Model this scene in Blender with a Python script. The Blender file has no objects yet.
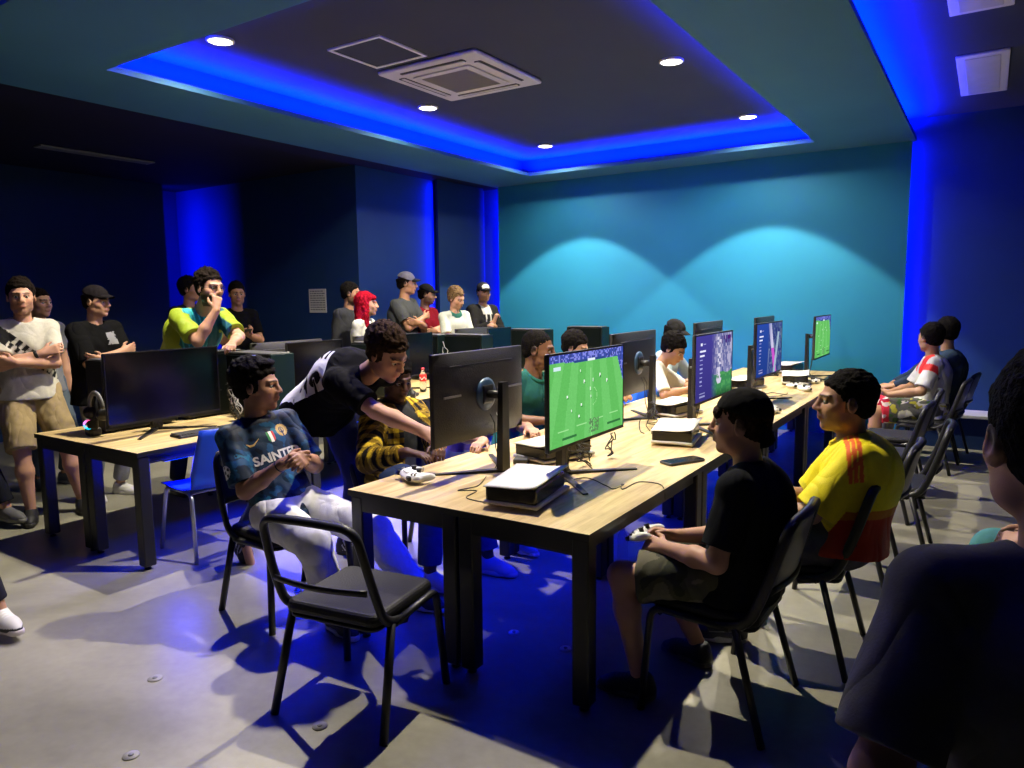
EXPOSURE = 0.15
import bpy, math, random
import numpy as np
from math import sin, cos, pi, radians as R
from mathutils import Vector, Matrix
from mathutils.bvhtree import BVHTree
random.seed(7)
C = bpy.context.scene.collection

# ------------------------------------------------------------------ objects
def link(name, mesh, parent=None, mats=None):
    o = bpy.data.objects.new(name, mesh)
    C.objects.link(o)
    if parent is not None:
        o.parent = parent
    if mats:
        for m in (mats if isinstance(mats, (list, tuple)) else [mats]):
            mesh.materials.append(m)
    return o

def tag(o, label=None, cat=None, group=None, kind=None):
    if label: o['label'] = label
    if cat: o['category'] = cat
    if group: o['group'] = group
    if kind: o['kind'] = kind
    return o

def thing(name, loc, rz=0, label=None, cat=None, group=None):
    o = bpy.data.objects.new(name, None)
    C.objects.link(o)
    o.location = loc
    o.rotation_euler = (0, 0, rz)
    o.empty_display_size = 0.1
    return tag(o, label, cat, group)

def copy_tree(o, parent=None):
    c = o.copy()
    C.objects.link(c)
    c.parent = parent
    for ch in list(o.children):
        copy_tree(ch, c)
    return c

# ------------------------------------------------------------------ mesh builder
class MB:
    def __init__(s):
        s.v = []; s.f = []; s.m = []; s.sm = []
    def add(s, vs, fs, mat=0, smooth=False, M=None):
        b = len(s.v)
        for p in vs:
            s.v.append(tuple(M @ Vector(p)) if M is not None else tuple(p))
        for f in fs:
            s.f.append([b + i for i in f]); s.m.append(mat); s.sm.append(smooth)
        return s
    def box(s, x0, x1, y0, y1, z0, z1, mat=0, top=None, M=None):
        vs = [(x0,y0,z0),(x1,y0,z0),(x1,y1,z0),(x0,y1,z0),(x0,y0,z1),(x1,y0,z1),(x1,y1,z1),(x0,y1,z1)]
        fs = [(3,2,1,0),(0,1,5,4),(1,2,6,5),(2,3,7,6),(3,0,4,7)]
        s.add(vs, fs + [(4,5,6,7)], mat, False, M)
        if top is not None: s.m[-1] = top
        return s
    def rbox(s, x0, x1, y0, y1, z0, z1, r=0.01, seg=2, mat=0, M=None):
        """box with rounded vertical edges and softened rims"""
        def ring(inset, z):
            out = []
            rr = max(r - inset, 1e-4)
            for cx, cy, a0 in ((x1-r, y1-r, 0), (x0+r, y1-r, 90), (x0+r, y0+r, 180), (x1-r, y0+r, 270)):
                for k in range(seg+1):
                    a = R(a0 + 90*k/seg)
                    out.append((cx + rr*cos(a), cy + rr*sin(a), z))
            return out
        rz = min(r, (z1-z0)*.49)
        prof = [(rz*(1-sin(R(90*k/seg))) if True else 0, z0 + rz*(1-cos(R(90*k/seg)))) for k in range(seg+1)]
        prof = [(rz*(1-sin(R(90*k/seg))), z0 + rz*(1-cos(R(90*k/seg)))) for k in range(seg+1)]
        prof += [(i, z1 - (z - z0)) for i, z in reversed(prof)]
        rings = [ring(i, z) for i, z in prof]
        n = len(rings[0]); vs = [p for rg in rings for p in rg]
        fs = []
        for j in range(len(rings)-1):
            for i in range(n):
                fs.append((j*n+i, j*n+(i+1)%n, (j+1)*n+(i+1)%n, (j+1)*n+i))
        fs.append(tuple(reversed(range(n)))); fs.append(tuple(range((len(rings)-1)*n, len(rings)*n)))
        return s.add(vs, fs, mat, False, M)
    def tube(s, pts, r, seg=8, mat=0, closed=False, M=None, caps=True, flat=1.0):
        pts = [Vector(p) for p in pts]; n = len(pts)
        rs = r if isinstance(r, (list, tuple)) else [r]*n
        vs = []; fs = []
        t0 = (pts[1]-pts[0]).normalized()
        up = Vector((0,0,1)) if abs(t0.z) < .9 else Vector((1,0,0))
        nrm = (up - t0*up.dot(t0)).normalized()
        for i, p in enumerate(pts):
            if closed: t = (pts[(i+1) % n] - pts[i-1]).normalized()
            else: t = (pts[min(i+1, n-1)] - pts[max(i-1, 0)]).normalized()
            nrm = (nrm - t*nrm.dot(t))
            nrm = nrm.normalized() if nrm.length > 1e-6 else t.orthogonal().normalized()
            b = t.cross(nrm)
            for k in range(seg):
                a = 2*pi*k/seg
                vs.append(p + nrm*cos(a)*rs[i]*flat + b*sin(a)*rs[i])
        m = n if closed else n-1
        for i in range(m):
            for k in range(seg):
                a, b2 = i*seg+k, i*seg+(k+1) % seg
                c, d = ((i+1) % n)*seg+(k+1) % seg, ((i+1) % n)*seg+k
                fs.append((a, b2, c, d))
        s.add(vs, fs, mat, True, M)
        if caps and not closed:
            b = len(s.v) - n*seg
            s.f.append([b+k for k in reversed(range(seg))]); s.m.append(mat); s.sm.append(False)
            s.f.append([b+(n-1)*seg+k for k in range(seg)]); s.m.append(mat); s.sm.append(False)
        return s
    def lathe(s, prof, seg=20, mat=0, M=None, smooth=True):
        n = len(prof); vs = []; fs = []
        for rr, z in prof:
            for k in range(seg):
                a = 2*pi*k/seg; vs.append((rr*cos(a), rr*sin(a), z))
        for i in range(n-1):
            for k in range(seg):
                fs.append((i*seg+k, i*seg+(k+1) % seg, (i+1)*seg+(k+1) % seg, (i+1)*seg+k))
        s.add(vs, fs, mat, smooth, M)
        b = len(s.v)-n*seg
        if prof[0][0] > 1e-4: s.f.append([b+k for k in reversed(range(seg))]); s.m.append(mat); s.sm.append(False)
        if prof[-1][0] > 1e-4: s.f.append([b+(n-1)*seg+k for k in range(seg)]); s.m.append(mat); s.sm.append(False)
        return s
    def prism(s, poly, z0, z1, mat=0, M=None, top=None):
        n = len(poly)
        vs = [(x, y, z0) for x, y in poly] + [(x, y, z1) for x, y in poly]
        fs = [(i, (i+1) % n, n+(i+1) % n, n+i) for i in range(n)]
        fs.append(tuple(reversed(range(n)))); fs.append(tuple(range(n, 2*n)))
        s.add(vs, fs, mat, False, M)
        if top is not None: s.m[-1] = top
        return s
    def mesh(s, name):
        me = bpy.data.meshes.new(name)
        me.from_pydata([tuple(v) for v in s.v], [], s.f)
        me.polygons.foreach_set('material_index', s.m)
        me.polygons.foreach_set('use_smooth', s.sm)
        me.update()
        return me
    def build(s, name, mats, parent=None):
        return link(name, s.mesh(name), parent, mats)

# ------------------------------------------------------------------ materials
def lin(c):
    """sRGB 0-255 -> linear"""
    return tuple(((x/255)/12.92 if x <= 10 else (((x/255)+.055)/1.055)**2.4) for x in c) + (1,)

def mat(name, col, rough=.6, metal=0, spec=.5, var=0, vscale=8, bump=0, bscale=60, attr=None, emit=None, es=1, alpha=1, trans=0, coat=0, ior=1.45):
    m = bpy.data.materials.new(name); m.use_nodes = True
    nt = m.node_tree; b = nt.nodes['Principled BSDF']
    b.inputs['Roughness'].default_value = rough
    b.inputs['Metallic'].default_value = metal
    b.inputs['Specular IOR Level'].default_value = spec
    b.inputs['Coat Weight'].default_value = coat
    b.inputs['IOR'].default_value = ior
    if trans: b.inputs['Transmission Weight'].default_value = trans
    if alpha < 1: b.inputs['Alpha'].default_value = alpha
    col = tuple(col[:3]) + (1,)
    b.inputs['Base Color'].default_value = col
    src = None
    if attr:
        a = nt.nodes.new('ShaderNodeAttribute'); a.attribute_name = attr
        src = a.outputs['Color']
        nt.links.new(src, b.inputs['Base Color'])
    tc = nt.nodes.new('ShaderNodeTexCoord')
    if var:
        n = nt.nodes.new('ShaderNodeTexNoise'); n.inputs['Scale'].default_value = vscale; n.inputs['Detail'].default_value = 4
        nt.links.new(tc.outputs['Object'], n.inputs['Vector'])
        mr = nt.nodes.new('ShaderNodeMapRange'); mr.inputs['From Min'].default_value = .3; mr.inputs['From Max'].default_value = .7
        mr.inputs['To Min'].default_value = 1-var; mr.inputs['To Max'].default_value = 1+var
        nt.links.new(n.outputs['Fac'], mr.inputs['Value'])
        mx = nt.nodes.new('ShaderNodeMix'); mx.data_type = 'RGBA'; mx.blend_type = 'MULTIPLY'; mx.inputs['Factor'].default_value = 1
        if src is not None: nt.links.new(src, mx.inputs['A'])
        else: mx.inputs['A'].default_value = col
        nt.links.new(mr.outputs['Result'], mx.inputs['B'])
        nt.links.new(mx.outputs['Result'], b.inputs['Base Color'])
    if bump:
        n2 = nt.nodes.new('ShaderNodeTexNoise'); n2.inputs['Scale'].default_value = bscale; n2.inputs['Detail'].default_value = 3
        nt.links.new(tc.outputs['Object'], n2.inputs['Vector'])
        bp = nt.nodes.new('ShaderNodeBump'); bp.inputs['Strength'].default_value = bump; bp.inputs['Distance'].default_value = .01
        nt.links.new(n2.outputs['Fac'], bp.inputs['Height']); nt.links.new(bp.outputs['Normal'], b.inputs['Normal'])
    if emit:
        b.inputs['Emission Color'].default_value = tuple(emit[:3]) + (1,)
        b.inputs['Emission Strength'].default_value = es
    return m

M_ = {}
M_['teal'] = mat('teal_paint', (.017, .20, .37), .62, var=.05, vscale=1.5, spec=.3)
M_['teal_soffit'] = mat('teal_ceiling_paint', (.05, .17, .28), .65, var=.05, vscale=1.5, spec=.3)
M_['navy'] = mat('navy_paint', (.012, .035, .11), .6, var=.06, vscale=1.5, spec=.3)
M_['navy_lit'] = mat('navy_paint_lit', (.016, .05, .16), .6, var=.06, vscale=1.5, spec=.3)  # lit copy of the navy paint, strip glow put into the colour
M_['ceil_grey'] = mat('charcoal_ceiling_paint', (.05, .057, .078), .75, var=.05, vscale=1.5, spec=.2)
M_['ceil_dark'] = mat('dark_ceiling_paint', (.012, .012, .025), .75, spec=.2)
M_['white'] = mat('white_plastic', (.8, .8, .78), .45)
M_['off_white'] = mat('off_white_paint', (.62, .62, .6), .5, var=.05)
M_['ac'] = mat('ac_plastic', (.55, .54, .52), .5)
M_['ac_dark'] = mat('ac_slot', (.03, .03, .03), .6)
M_['ac_grill'] = mat('ac_grille', (.3, .29, .27), .6)
M_['black'] = mat('black_plastic', (.012, .012, .013), .38)
M_['black_gloss'] = mat('black_gloss_plastic', (.006, .006, .007), .15)
M_['black_metal'] = mat('black_powder_coat', (.012, .012, .014), .42, spec=.5)
M_['black_soft'] = mat('black_vinyl', (.012, .012, .013), .5, spec=.3, bump=.2, bscale=120)
M_['chair_back'] = mat('charcoal_back_plastic', (.035, .035, .038), .38, spec=.5)
M_['print_black'] = mat('black_print', (.008, .008, .009), .9, spec=.05)
M_['print_white'] = mat('white_print', (.62, .62, .6), .9, spec=.05)
M_['grey_net'] = mat('charcoal_mesh', (.05, .05, .055), .55)
M_['metal'] = mat('grey_steel', (.42, .43, .46), .35, metal=.85)
M_['chrome'] = mat('chrome', (.7, .7, .7), .2, metal=1)
M_['dark_grey'] = mat('dark_grey_plastic', (.06, .06, .065), .5)
M_['mid_grey'] = mat('grey_plastic', (.22, .22, .23), .5)
M_['panel_back'] = mat('monitor_back_plastic', (.035, .033, .032), .4, bump=.25, bscale=150)
M_['blue_chair'] = mat('blue_plastic', (.02, .09, .75), .4)
M_['blue_ring'] = mat('blue_grey_ring', (.035, .07, .13), .3)
M_['cable'] = mat('black_cable', (.02, .02, .02), .5)
M_['cable_white'] = mat('pale_cable', (.45, .45, .45), .5)
M_['red'] = mat('red_plastic', (.6, .02, .03), .4)
M_['paper'] = mat('paper', (.7, .7, .68), .8)
M_['ink'] = mat('ink', (.12, .12, .14), .8)

def wood():
    m = bpy.data.materials.new('light_oak_laminate'); m.use_nodes = True
    nt = m.node_tree; N = nt.nodes.new; L = nt.links.new; b = nt.nodes['Principled BSDF']
    b.inputs['Roughness'].default_value = .42
    tc = N('ShaderNodeTexCoord')
    mp = N('ShaderNodeMapping'); mp.inputs['Scale'].default_value = (14, 1.6, 8)
    L(tc.outputs['Object'], mp.inputs['Vector'])
    n = N('ShaderNodeTexNoise'); n.inputs['Scale'].default_value = 1.6; n.inputs['Detail'].default_value = 6; n.inputs['Distortion'].default_value = .6
    L(mp.outputs['Vector'], n.inputs['Vector'])
    br = N('ShaderNodeTexBrick'); br.inputs['Scale'].default_value = 1
    br.inputs['Brick Width'].default_value = .42; br.inputs['Row Height'].default_value = .032; br.inputs['Mortar Size'].default_value = .0007
    br.inputs['Color1'].default_value = (1, 1, 1, 1); br.inputs['Color2'].default_value = (.80, .78, .74, 1); br.inputs['Mortar'].default_value = (.6, .55, .5, 1)
    br.inputs['Bias'].default_value = 0
    mp2 = N('ShaderNodeMapping'); mp2.inputs['Rotation'].default_value = (0, 0, pi/2)
    L(tc.outputs['Object'], mp2.inputs['Vector']); L(mp2.outputs['Vector'], br.inputs['Vector'])
    cr = N('ShaderNodeValToRGB')
    cr.color_ramp.elements[0].position = .3; cr.color_ramp.elements[0].color = (.45, .31, .13, 1)
    cr.color_ramp.elements[1].position = .68; cr.color_ramp.elements[1].color = (.74, .58, .30, 1)
    L(n.outputs['Fac'], cr.inputs['Fac'])
    mx = N('ShaderNodeMix'); mx.data_type = 'RGBA'; mx.blend_type = 'MULTIPLY'; mx.inputs['Factor'].default_value = .8
    L(cr.outputs['Color'], mx.inputs['A']); L(br.outputs['Color'], mx.inputs['B']); L(mx.outputs['Result'], b.inputs['Base Color'])
    return m
M_['wood'] = wood()

def floor_mat():
    m = bpy.data.materials.new('polished_concrete'); m.use_nodes = True
    nt = m.node_tree; N = nt.nodes.new; L = nt.links.new; b = nt.nodes['Principled BSDF']
    tc = N('ShaderNodeTexCoord')
    n = N('ShaderNodeTexNoise'); n.inputs['Scale'].default_value = .9; n.inputs['Detail'].default_value = 8; n.inputs['Roughness'].default_value = .62; n.inputs['Distortion'].default_value = .5
    L(tc.outputs['Object'], n.inputs['Vector'])
    cr = N('ShaderNodeValToRGB')
    cr.color_ramp.elements[0].position = .3; cr.color_ramp.elements[0].color = (.18, .173, .135, 1)
    cr.color_ramp.elements[1].position = .72; cr.color_ramp.elements[1].color = (.37, .355, .28, 1)
    L(n.outputs['Fac'], cr.inputs['Fac'])
    n2 = N('ShaderNodeTexNoise'); n2.inputs['Scale'].default_value = 22; n2.inputs['Detail'].default_value = 6
    L(tc.outputs['Object'], n2.inputs['Vector'])
    mr = N('ShaderNodeMapRange'); mr.inputs['To Min'].default_value = .82; mr.inputs['To Max'].default_value = 1.15
    L(n2.outputs['Fac'], mr.inputs['Value'])
    mx = N('ShaderNodeMix'); mx.data_type = 'RGBA'; mx.blend_type = 'MULTIPLY'; mx.inputs['Factor'].default_value = 1
    L(cr.outputs['Color'], mx.inputs['A']); L(mr.outputs['Result'], mx.inputs['B'])
    L(mx.outputs['Result'], b.inputs['Base Color'])
    mr2 = N('ShaderNodeMapRange'); mr2.inputs['To Min'].default_value = .28; mr2.inputs['To Max'].default_value = .5
    L(n2.outputs['Fac'], mr2.inputs['Value']); L(mr2.outputs['Result'], b.inputs['Roughness'])
    b.inputs['Specular IOR Level'].default_value = .45
    bp = N('ShaderNodeBump'); bp.inputs['Strength'].default_value = .12; bp.inputs['Distance'].default_value = .004
    L(n2.outputs['Fac'], bp.inputs['Height']); L(bp.outputs['Normal'], b.inputs['Normal'])
    return m
M_['floor'] = floor_mat()

def emis(name, col, s):
    m = bpy.data.materials.new(name); m.use_nodes = True
    nt = m.node_tree; nt.nodes.clear()
    e = nt.nodes.new('ShaderNodeEmission'); e.inputs['Color'].default_value = tuple(col[:3]) + (1,); e.inputs['Strength'].default_value = s
    o = nt.nodes.new('ShaderNodeOutputMaterial'); nt.links.new(e.outputs[0], o.inputs[0])
    return m
def emis_attr(name, s):
    m = emis(name, (1, 1, 1), s); nt = m.node_tree
    a = nt.nodes.new('ShaderNodeAttribute'); a.attribute_name = 'Col'
    e = [n for n in nt.nodes if n.type == 'EMISSION'][0]
    nt.links.new(a.outputs['Color'], e.inputs['Color'])
    return m
M_['lamp'] = emis('lamp_disc', (1, .93, .82), 14)
M_['led'] = emis('added_bar_glow', (.0, .05, 1), 6)
M_['led_small'] = emis('blue_led_dot', (.2, .5, 1), 12)
M_['screen'] = emis_attr('screen_glow', 1.0)
# ------------------------------------------------------------------ the room
def struct(name, mb, m):
    o = mb.build(name, m); o['kind'] = 'structure'; return o
ZS, ZC = 3.30, 3.56         # soffit underside, real ceiling
struct('floor', MB().box(-11.5, 3.2, -3.5, 10.0, -.12, 0), M_['floor'])
struct('ceiling', MB().box(-6.32, 3.2, -3.5, 10.0, ZC, ZC+.1), M_['ceil_grey'])
struct('ceiling_left', MB().box(-11.5, -6.3, -3.5, 10.0, ZS, ZS+.1), M_['ceil_dark'])
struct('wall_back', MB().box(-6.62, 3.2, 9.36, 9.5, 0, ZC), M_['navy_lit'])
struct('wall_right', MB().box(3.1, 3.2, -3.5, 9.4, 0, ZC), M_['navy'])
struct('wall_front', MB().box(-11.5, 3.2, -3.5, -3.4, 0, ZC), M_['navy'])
# panels standing off the walls, with blue light behind their edges
struct('wall_teal', MB().box(-6.25, -.79, 9.20, 9.25, 0, ZS), M_['teal'])
struct('wall_left', MB().box(-9.93, -9.87, -3.4, 6.08, 0, ZS), M_['navy'])
struct('wall_left_outer', MB().box(-10.5, -10.4, -3.4, 6.7, 0, ZS), M_['navy'])
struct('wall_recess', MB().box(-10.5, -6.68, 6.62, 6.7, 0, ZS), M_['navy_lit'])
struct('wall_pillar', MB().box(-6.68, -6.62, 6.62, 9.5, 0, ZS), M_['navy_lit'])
struct('wall_pillar_panel', MB().box(-6.54, -6.50, 8.07, 9.16, 0, ZS), M_['navy'])
# soffit ring (thin lip; light troughs above it)
s = MB()
X0, X1, Y0, Y1 = -6.3, -.755, 2.0, 9.25
A0, A1, B0, B1 = -5.345, -1.68, 2.93, 8.62
zt = ZS+.045
for b in ((X0, A0, Y0, Y1), (A1, X1, Y0, Y1), (A0, A1, Y0, B0), (A0, A1, B1, Y1)):
    s.box(*b, ZS, zt)
struct('ceiling_soffit', s, M_['teal_soffit'])
# back faces of the light trough
t = MB()
t.box(A0-.30, A0-.27, B0-.3, B1+.3, zt, ZC); t.box(A1+.27, A1+.30, B0-.3, B1+.3, zt, ZC)
t.box(A0-.27, A1+.27, B1+.27, B1+.30, zt, ZC); t.box(A0-.27, A1+.27, B0-.30, B0-.27, zt, ZC)
struct('ceiling_trough', t, M_['ceil_grey'])
# ledge along the back wall on the right
struct('trim_ledge_top', MB().rbox(-.79, 3.1, 8.93, 9.36, .335, .37, .006), M_['off_white'])
struct('trim_ledge_face', MB().box(-.79, 3.1, 8.98, 9.36, 0, .335), M_['navy'])
struct('baseboard_left', MB().box(-9.87, -9.85, -3.4, 6.08, 0, .09), M_['navy_lit'])

def area(name, loc, rot, sx, sy, e, col=(0, .04, 1)):
    l = bpy.data.lights.new(name, 'AREA'); l.shape = 'RECTANGLE'; l.size = sx; l.size_y = sy
    l.energy = e; l.color = col
    o = bpy.data.objects.new(name, l); C.objects.link(o); o.location = loc; o.rotation_euler = rot
    return o
BL = (0.0, .008, 1.0)
LED_W = 170.0     # watts per metre of strip
def strip(name, p, q, up, w=LED_W, col=BL, spread=150):
    """an LED strip from p to q throwing its light along 'up'"""
    p, q, up = Vector(p), Vector(q), Vector(up).normalized()
    x = (q-p).normalized(); z = -up; y = z.cross(x)
    m = Matrix((x, y, z)).transposed().to_4x4(); m.translation = (p+q)/2
    L = (q-p).length
    l = bpy.data.lights.new(name, 'AREA'); l.shape = 'RECTANGLE'; l.size = L; l.size_y = .02; l.energy = w*L; l.color = col; l.spread = R(spread)
    o = bpy.data.objects.new(name, l); C.objects.link(o); o.matrix_world = m
    return o
zl = zt+.02
strip('led_strip', (A0-.15, B0-.1, zl), (A0-.15, B1+.1, zl), (.02, 0, 1))
strip('led_strip', (A1+.15, B0-.1, zl), (A1+.15, B1+.1, zl), (-.02, 0, 1))
strip('led_strip', (A0-.1, B1+.15, zl), (A1+.1, B1+.15, zl), (0, -.02, 1))
strip('led_strip', (A0-.1, B0-.15, zl), (A1+.1, B0-.15, zl), (0, .02, 1))
strip('led_strip', (X1-.12, Y0, zl), (X1-.12, 9.2, zl), (.1, 0, 1), 110)
strip('led_strip', (X0, Y0+.12, zl), (X1-.1, Y0+.12, zl), (0, -.1, 1), 60)
# behind the edges of the standing panels
strip('led_strip', (-.83, 9.275, .4), (-.83, 9.275, 3.3), (.8, .6, 0), 11)
strip('led_strip', (-6.22, 9.275, .1), (-6.22, 9.275, 3.25), (-.5, .3, 0), 14)
strip('led_strip', (-6.56, 8.11, .1), (-6.56, 8.11, 3.25), (-.5, -.9, 0), 7)
strip('led_strip', (-9.98, 6.05, .1), (-9.98, 6.05, 3.2), (.1, 1, 0), 16)

# recessed downlights
LAMPS = [(-4.82, 3.5), (-4.80, 5.84), (-4.79, 8.13), (-2.27, 5.88), (-2.27, 8.13), (-2.27, 3.62)]
where = ['nearest the camera on the left of the tray', 'beside the air conditioner near the left cove', 'in the far left corner of the tray',
         'in the middle of the right side of the tray', 'in the far right corner of the tray', 'nearest the camera on the right side']
def spot(name, loc, e, ang, blend, col, rad=.035, target=None):
    l = bpy.data.lights.new(name, 'SPOT'); l.energy = e; l.spot_size = R(ang); l.spot_blend = blend; l.color = col; l.shadow_soft_size = rad
    o = bpy.data.objects.new(name, l); C.objects.link(o); o.location = loc
    return o
WARM = (1, .90, .68)
for (x, y), w in zip(LAMPS, where):
    d = thing('downlight', (x, y, ZC), 0, 'round recessed white downlight '+w, 'ceiling light', 'downlights in the ceiling tray')
    MB().lathe([(.082, 0), (.1, 0), (.1, -.012), (.086, -.018), (.082, -.006)], 28).build('trim_ring', M_['white'], d)
    MB().lathe([(0.0, -.0075), (.084, -.0075), (.084, -.012), (0, -.014)], 28).build('lamp_lens', M_['lamp'], d)
    spot('downlight_beam', (x, y, ZC-.03), 450, 93, .12, WARM)
    spot('downlight_spill', (x, y, ZC-.03), 95, 160, .5, WARM)

# added blue fill without a fixture, tints the shadows around the first desks
bl_ = spot('added_blue_fill', (-3.4, 3.05, 3.5), 380, 84, 1.0, (0.004, .02, 1), .5)
aim = Vector((-3.0, 2.6, 0))-bl_.location
bl_.rotation_euler = aim.to_track_quat('-Z', 'Y').to_euler()
# ceiling cassette
ac = thing('air_conditioner', (-3.90, 5.21, ZC), 0, 'square white ceiling cassette air conditioner with grey grille and four slots', 'air conditioner')
h = .51
b = MB()
b.rbox(-h, h, -h, h, -.035, 0, .03, 3)
b.build('fascia', M_['ac'], ac)
MB().rbox(-.30, .30, -.30, .30, -.048, -.035, .02, 2).build('intake_frame', M_['ac'], ac)
g = MB(); g.box(-.24, .24, -.24, .24, -.0515, -.048)
for k in range(24):
    y = -.23+.02*k; g.box(-.235, .235, y-.003, y+.003, -.056, -.0515)
g.build('intake_grille', M_['ac_grill'], ac)
for a in range(4):
    Mx = Matrix.Rotation(a*pi/2, 4, 'Z')
    sl = MB().rbox(-.33, .33, .36, .435, -.0375, -.030, .02, 3, M=Mx); so = sl.build('air_slot', M_['ac_dark'], ac)
    MB().rbox(-.32, .32, .372, .405, -.044, -.0375, .008, 2, M=Mx).build('flap', M_['ac'], so)
hp = thing('access_hatch', (-4.07, 4.36, ZC), 0, 'square white-framed flush ceiling hatch next to the air conditioner', 'hatch')
f = MB()
for q in ((-.27, .27, -.27, -.245), (-.27, .27, .245, .27), (-.27, -.245, -.245, .245), (.245, .27, -.245, .245)): f.box(*q, -.012, 0)
f.build('hatch_frame', M_['white'], hp)
MB().box(-.245, .245, -.245, .245, -.006, 0).build('hatch_panel', M_['ceil_grey'], hp)
for (yy0, yy1, lab) in ((7.12, 8.49, 'white framed rectangular ceiling panel nearer the dark back wall'), (4.7, 6.05, 'white framed rectangular ceiling panel cut by the top edge of the photo')):
    p = thing('ceiling_panel', (-.15, (yy0+yy1)/2, ZC), 0, lab, 'ceiling panel', 'white panels in the right ceiling')
    q = (yy1-yy0)/2
    MB().rbox(-.185, .185, -q, q, -.02, 0, .005, 1).build('panel_frame', M_['white'], p)
    MB().rbox(-.125, .125, -q+.07, q-.07, -.028, -.02, .004, 1).build('panel_insert', M_['off_white'], p)
v = thing('slot_diffuser', (-8.42, 4.45, ZS), 0, 'long narrow grey slot air vent in the dark left ceiling', 'air vent')
MB().rbox(-.085, .085, -.62, .62, -.016, 0, .004, 1).build('diffuser_frame', M_['mid_grey'], v)
g = MB()
for k in range(3): g.box(-.06+.045*k, -.04+.045*k, -.59, .59, -.0175, -.0155)
g.build('slot', M_['dark_grey'], v)
po = thing('notice', (-7.38, 6.615, 1.645), 0, 'small white printed notice taped to the dark recess wall', 'notice')
MB().box(-.16, .16, -.004, .006, -.155, .155).build('sheet', M_['paper'], po)
g = MB()
random.seed(3)
for r_ in range(9):
    z = .125-.03*r_; xx = -.135
    while xx < .12:
        w_ = random.uniform(.02, .06); g.box(xx, min(xx+w_, .14), -.0055, -.004, z-.005, z+.006); xx += w_+.012
g.build('printed_lines', M_['ink'], po)
# ------------------------------------------------------------------ desks
HT = .75
def make_desk():
    d = thing('desk', (0, 0, 0))
    w, l = .651, 1.352
    top = MB(); top.box(0, w, 0, l, HT-.03, HT, 0, top=1)
    top.build('desktop', [M_['black'], M_['wood']], d)
    fr = MB()
    fr.box(.02, w-.02, .01, .05, HT-.10, HT-.03); fr.box(.02, w-.02, l-.05, l-.01, HT-.10, HT-.03)
    fr.box(.03, .06, .05, l-.05, HT-.085, HT-.03); fr.box(w-.06, w-.03, .05, l-.05, HT-.085, HT-.03)
    fr.build('desk_frame', M_['black_metal'], d)
    for lx in (.008, w-.083):
        for ly in (.008, l-.083):
            g = MB().rbox(lx, lx+.075, ly, ly+.075, .025, HT-.03, .006, 1).build('leg', M_['black_metal'], d)
            MB().lathe([(.018, 0), (.022, .004), (.018, .012), (.008, .014), (.008, .027)], 12, M=Matrix.Translation((lx+.037, ly+.037, 0))).build('levelling_foot', M_['black'], g)
    return d
desk0 = make_desk()
XM, YM, DW, DL = -2.537, 2.41, .651, 1.352
XL, YL = -5.56, 2.345
pos_words = ['first', 'second', 'third', 'fourth', 'fifth']
k = 0
side_lab = {('M', 1): 'black-legged oak desk of the long middle table, right-hand row where the cap-wearing boy and yellow jersey sit',
            ('M', 0): 'black-legged oak desk of the long middle table, left-hand row',
            ('L', 1): 'black-legged oak desk of the left table, row nearer the middle table',
            ('L', 0): 'black-legged oak desk of the left table, outer row near the left wall'}
desc = {('M',0): ['near end, under the white controller and the back of the nearest monitor', 'beneath the man in the green shirt', 'third from the near end', 'fourth from the near end', 'far end against the teal wall'],
        ('M',1): ['near end, under the green football screen', 'second along, under the purple menu screen nearest the camera', 'third along, with a white controller lying on it', 'fourth along, with two controllers side by side', 'far end, under the farthest green screen'],
        ('L',0): ['near end, with the headset on a stand at its corner', 'second from the near end behind the leaning man', 'third from the near end', 'fourth from the near end', 'far end near the teal wall'],
        ('L',1): ['near end, under the large black blank monitor and keyboard', 'second along behind the bending man', 'third along, with the red-capped drink bottle', 'fourth along', 'far end near the teal wall']}
rowname = {('M',0): 'left half of middle table', ('M',1): 'right half of middle table', ('L',0): 'outer half of left table', ('L',1): 'inner half of left table'}
for key, bx, by in (('M', XM, YM), ('L', XL, YL)):
    for c in (0, 1):
        for i in range(5 if key == 'M' else 5):
            o = desk0 if k == 0 else copy_tree(desk0)
            k += 1
            o.location = (bx+c*DW, by+i*DL*.985, 0) if key == 'M' else (bx+c*DW, by+i*DL*.985, 0)
            if i: o.location.y = by+i*1.352
            tag(o, 'oak-topped black desk in the %s, %s' % (rowname[(key, c)], desc[(key, c)][i]), 'desk', 'oak desks pushed together into two long tables')
            o['label'] = ' '.join(o['label'].split()[:16])

# assumed blue bars beneath the desks, added to turn the floor shadows blue
def added_light_bar(x, y0, y1, z, d, w, lab):
    b = thing('added_light_bar', (x, (y0+y1)/2, z), 0, lab, 'light', 'blue light bars under the desks')
    L = y1-y0
    MB().box(-.012, .012, -L/2, L/2, -.004, .014).build('housing', M_['black'], b)
    MB().box(-.007, .007, -L/2+.01, L/2-.01, -.006, -.004).build('diffuser', M_['led'], b)
    strip('added_desk_fill', (x, y0, z-.012), (x, y1, z-.012), d, w, BL, 175)
added_light_bar(-2.02, 2.6, 9.0, .634, (-.9, 0, -1), 5.5, 'slim blue light bar fixed under the middle table')
added_light_bar(-4.42, 2.6, 8.9, .634, (.8, 0, -1), 30, 'slim blue light bar fixed under the left table')

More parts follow.
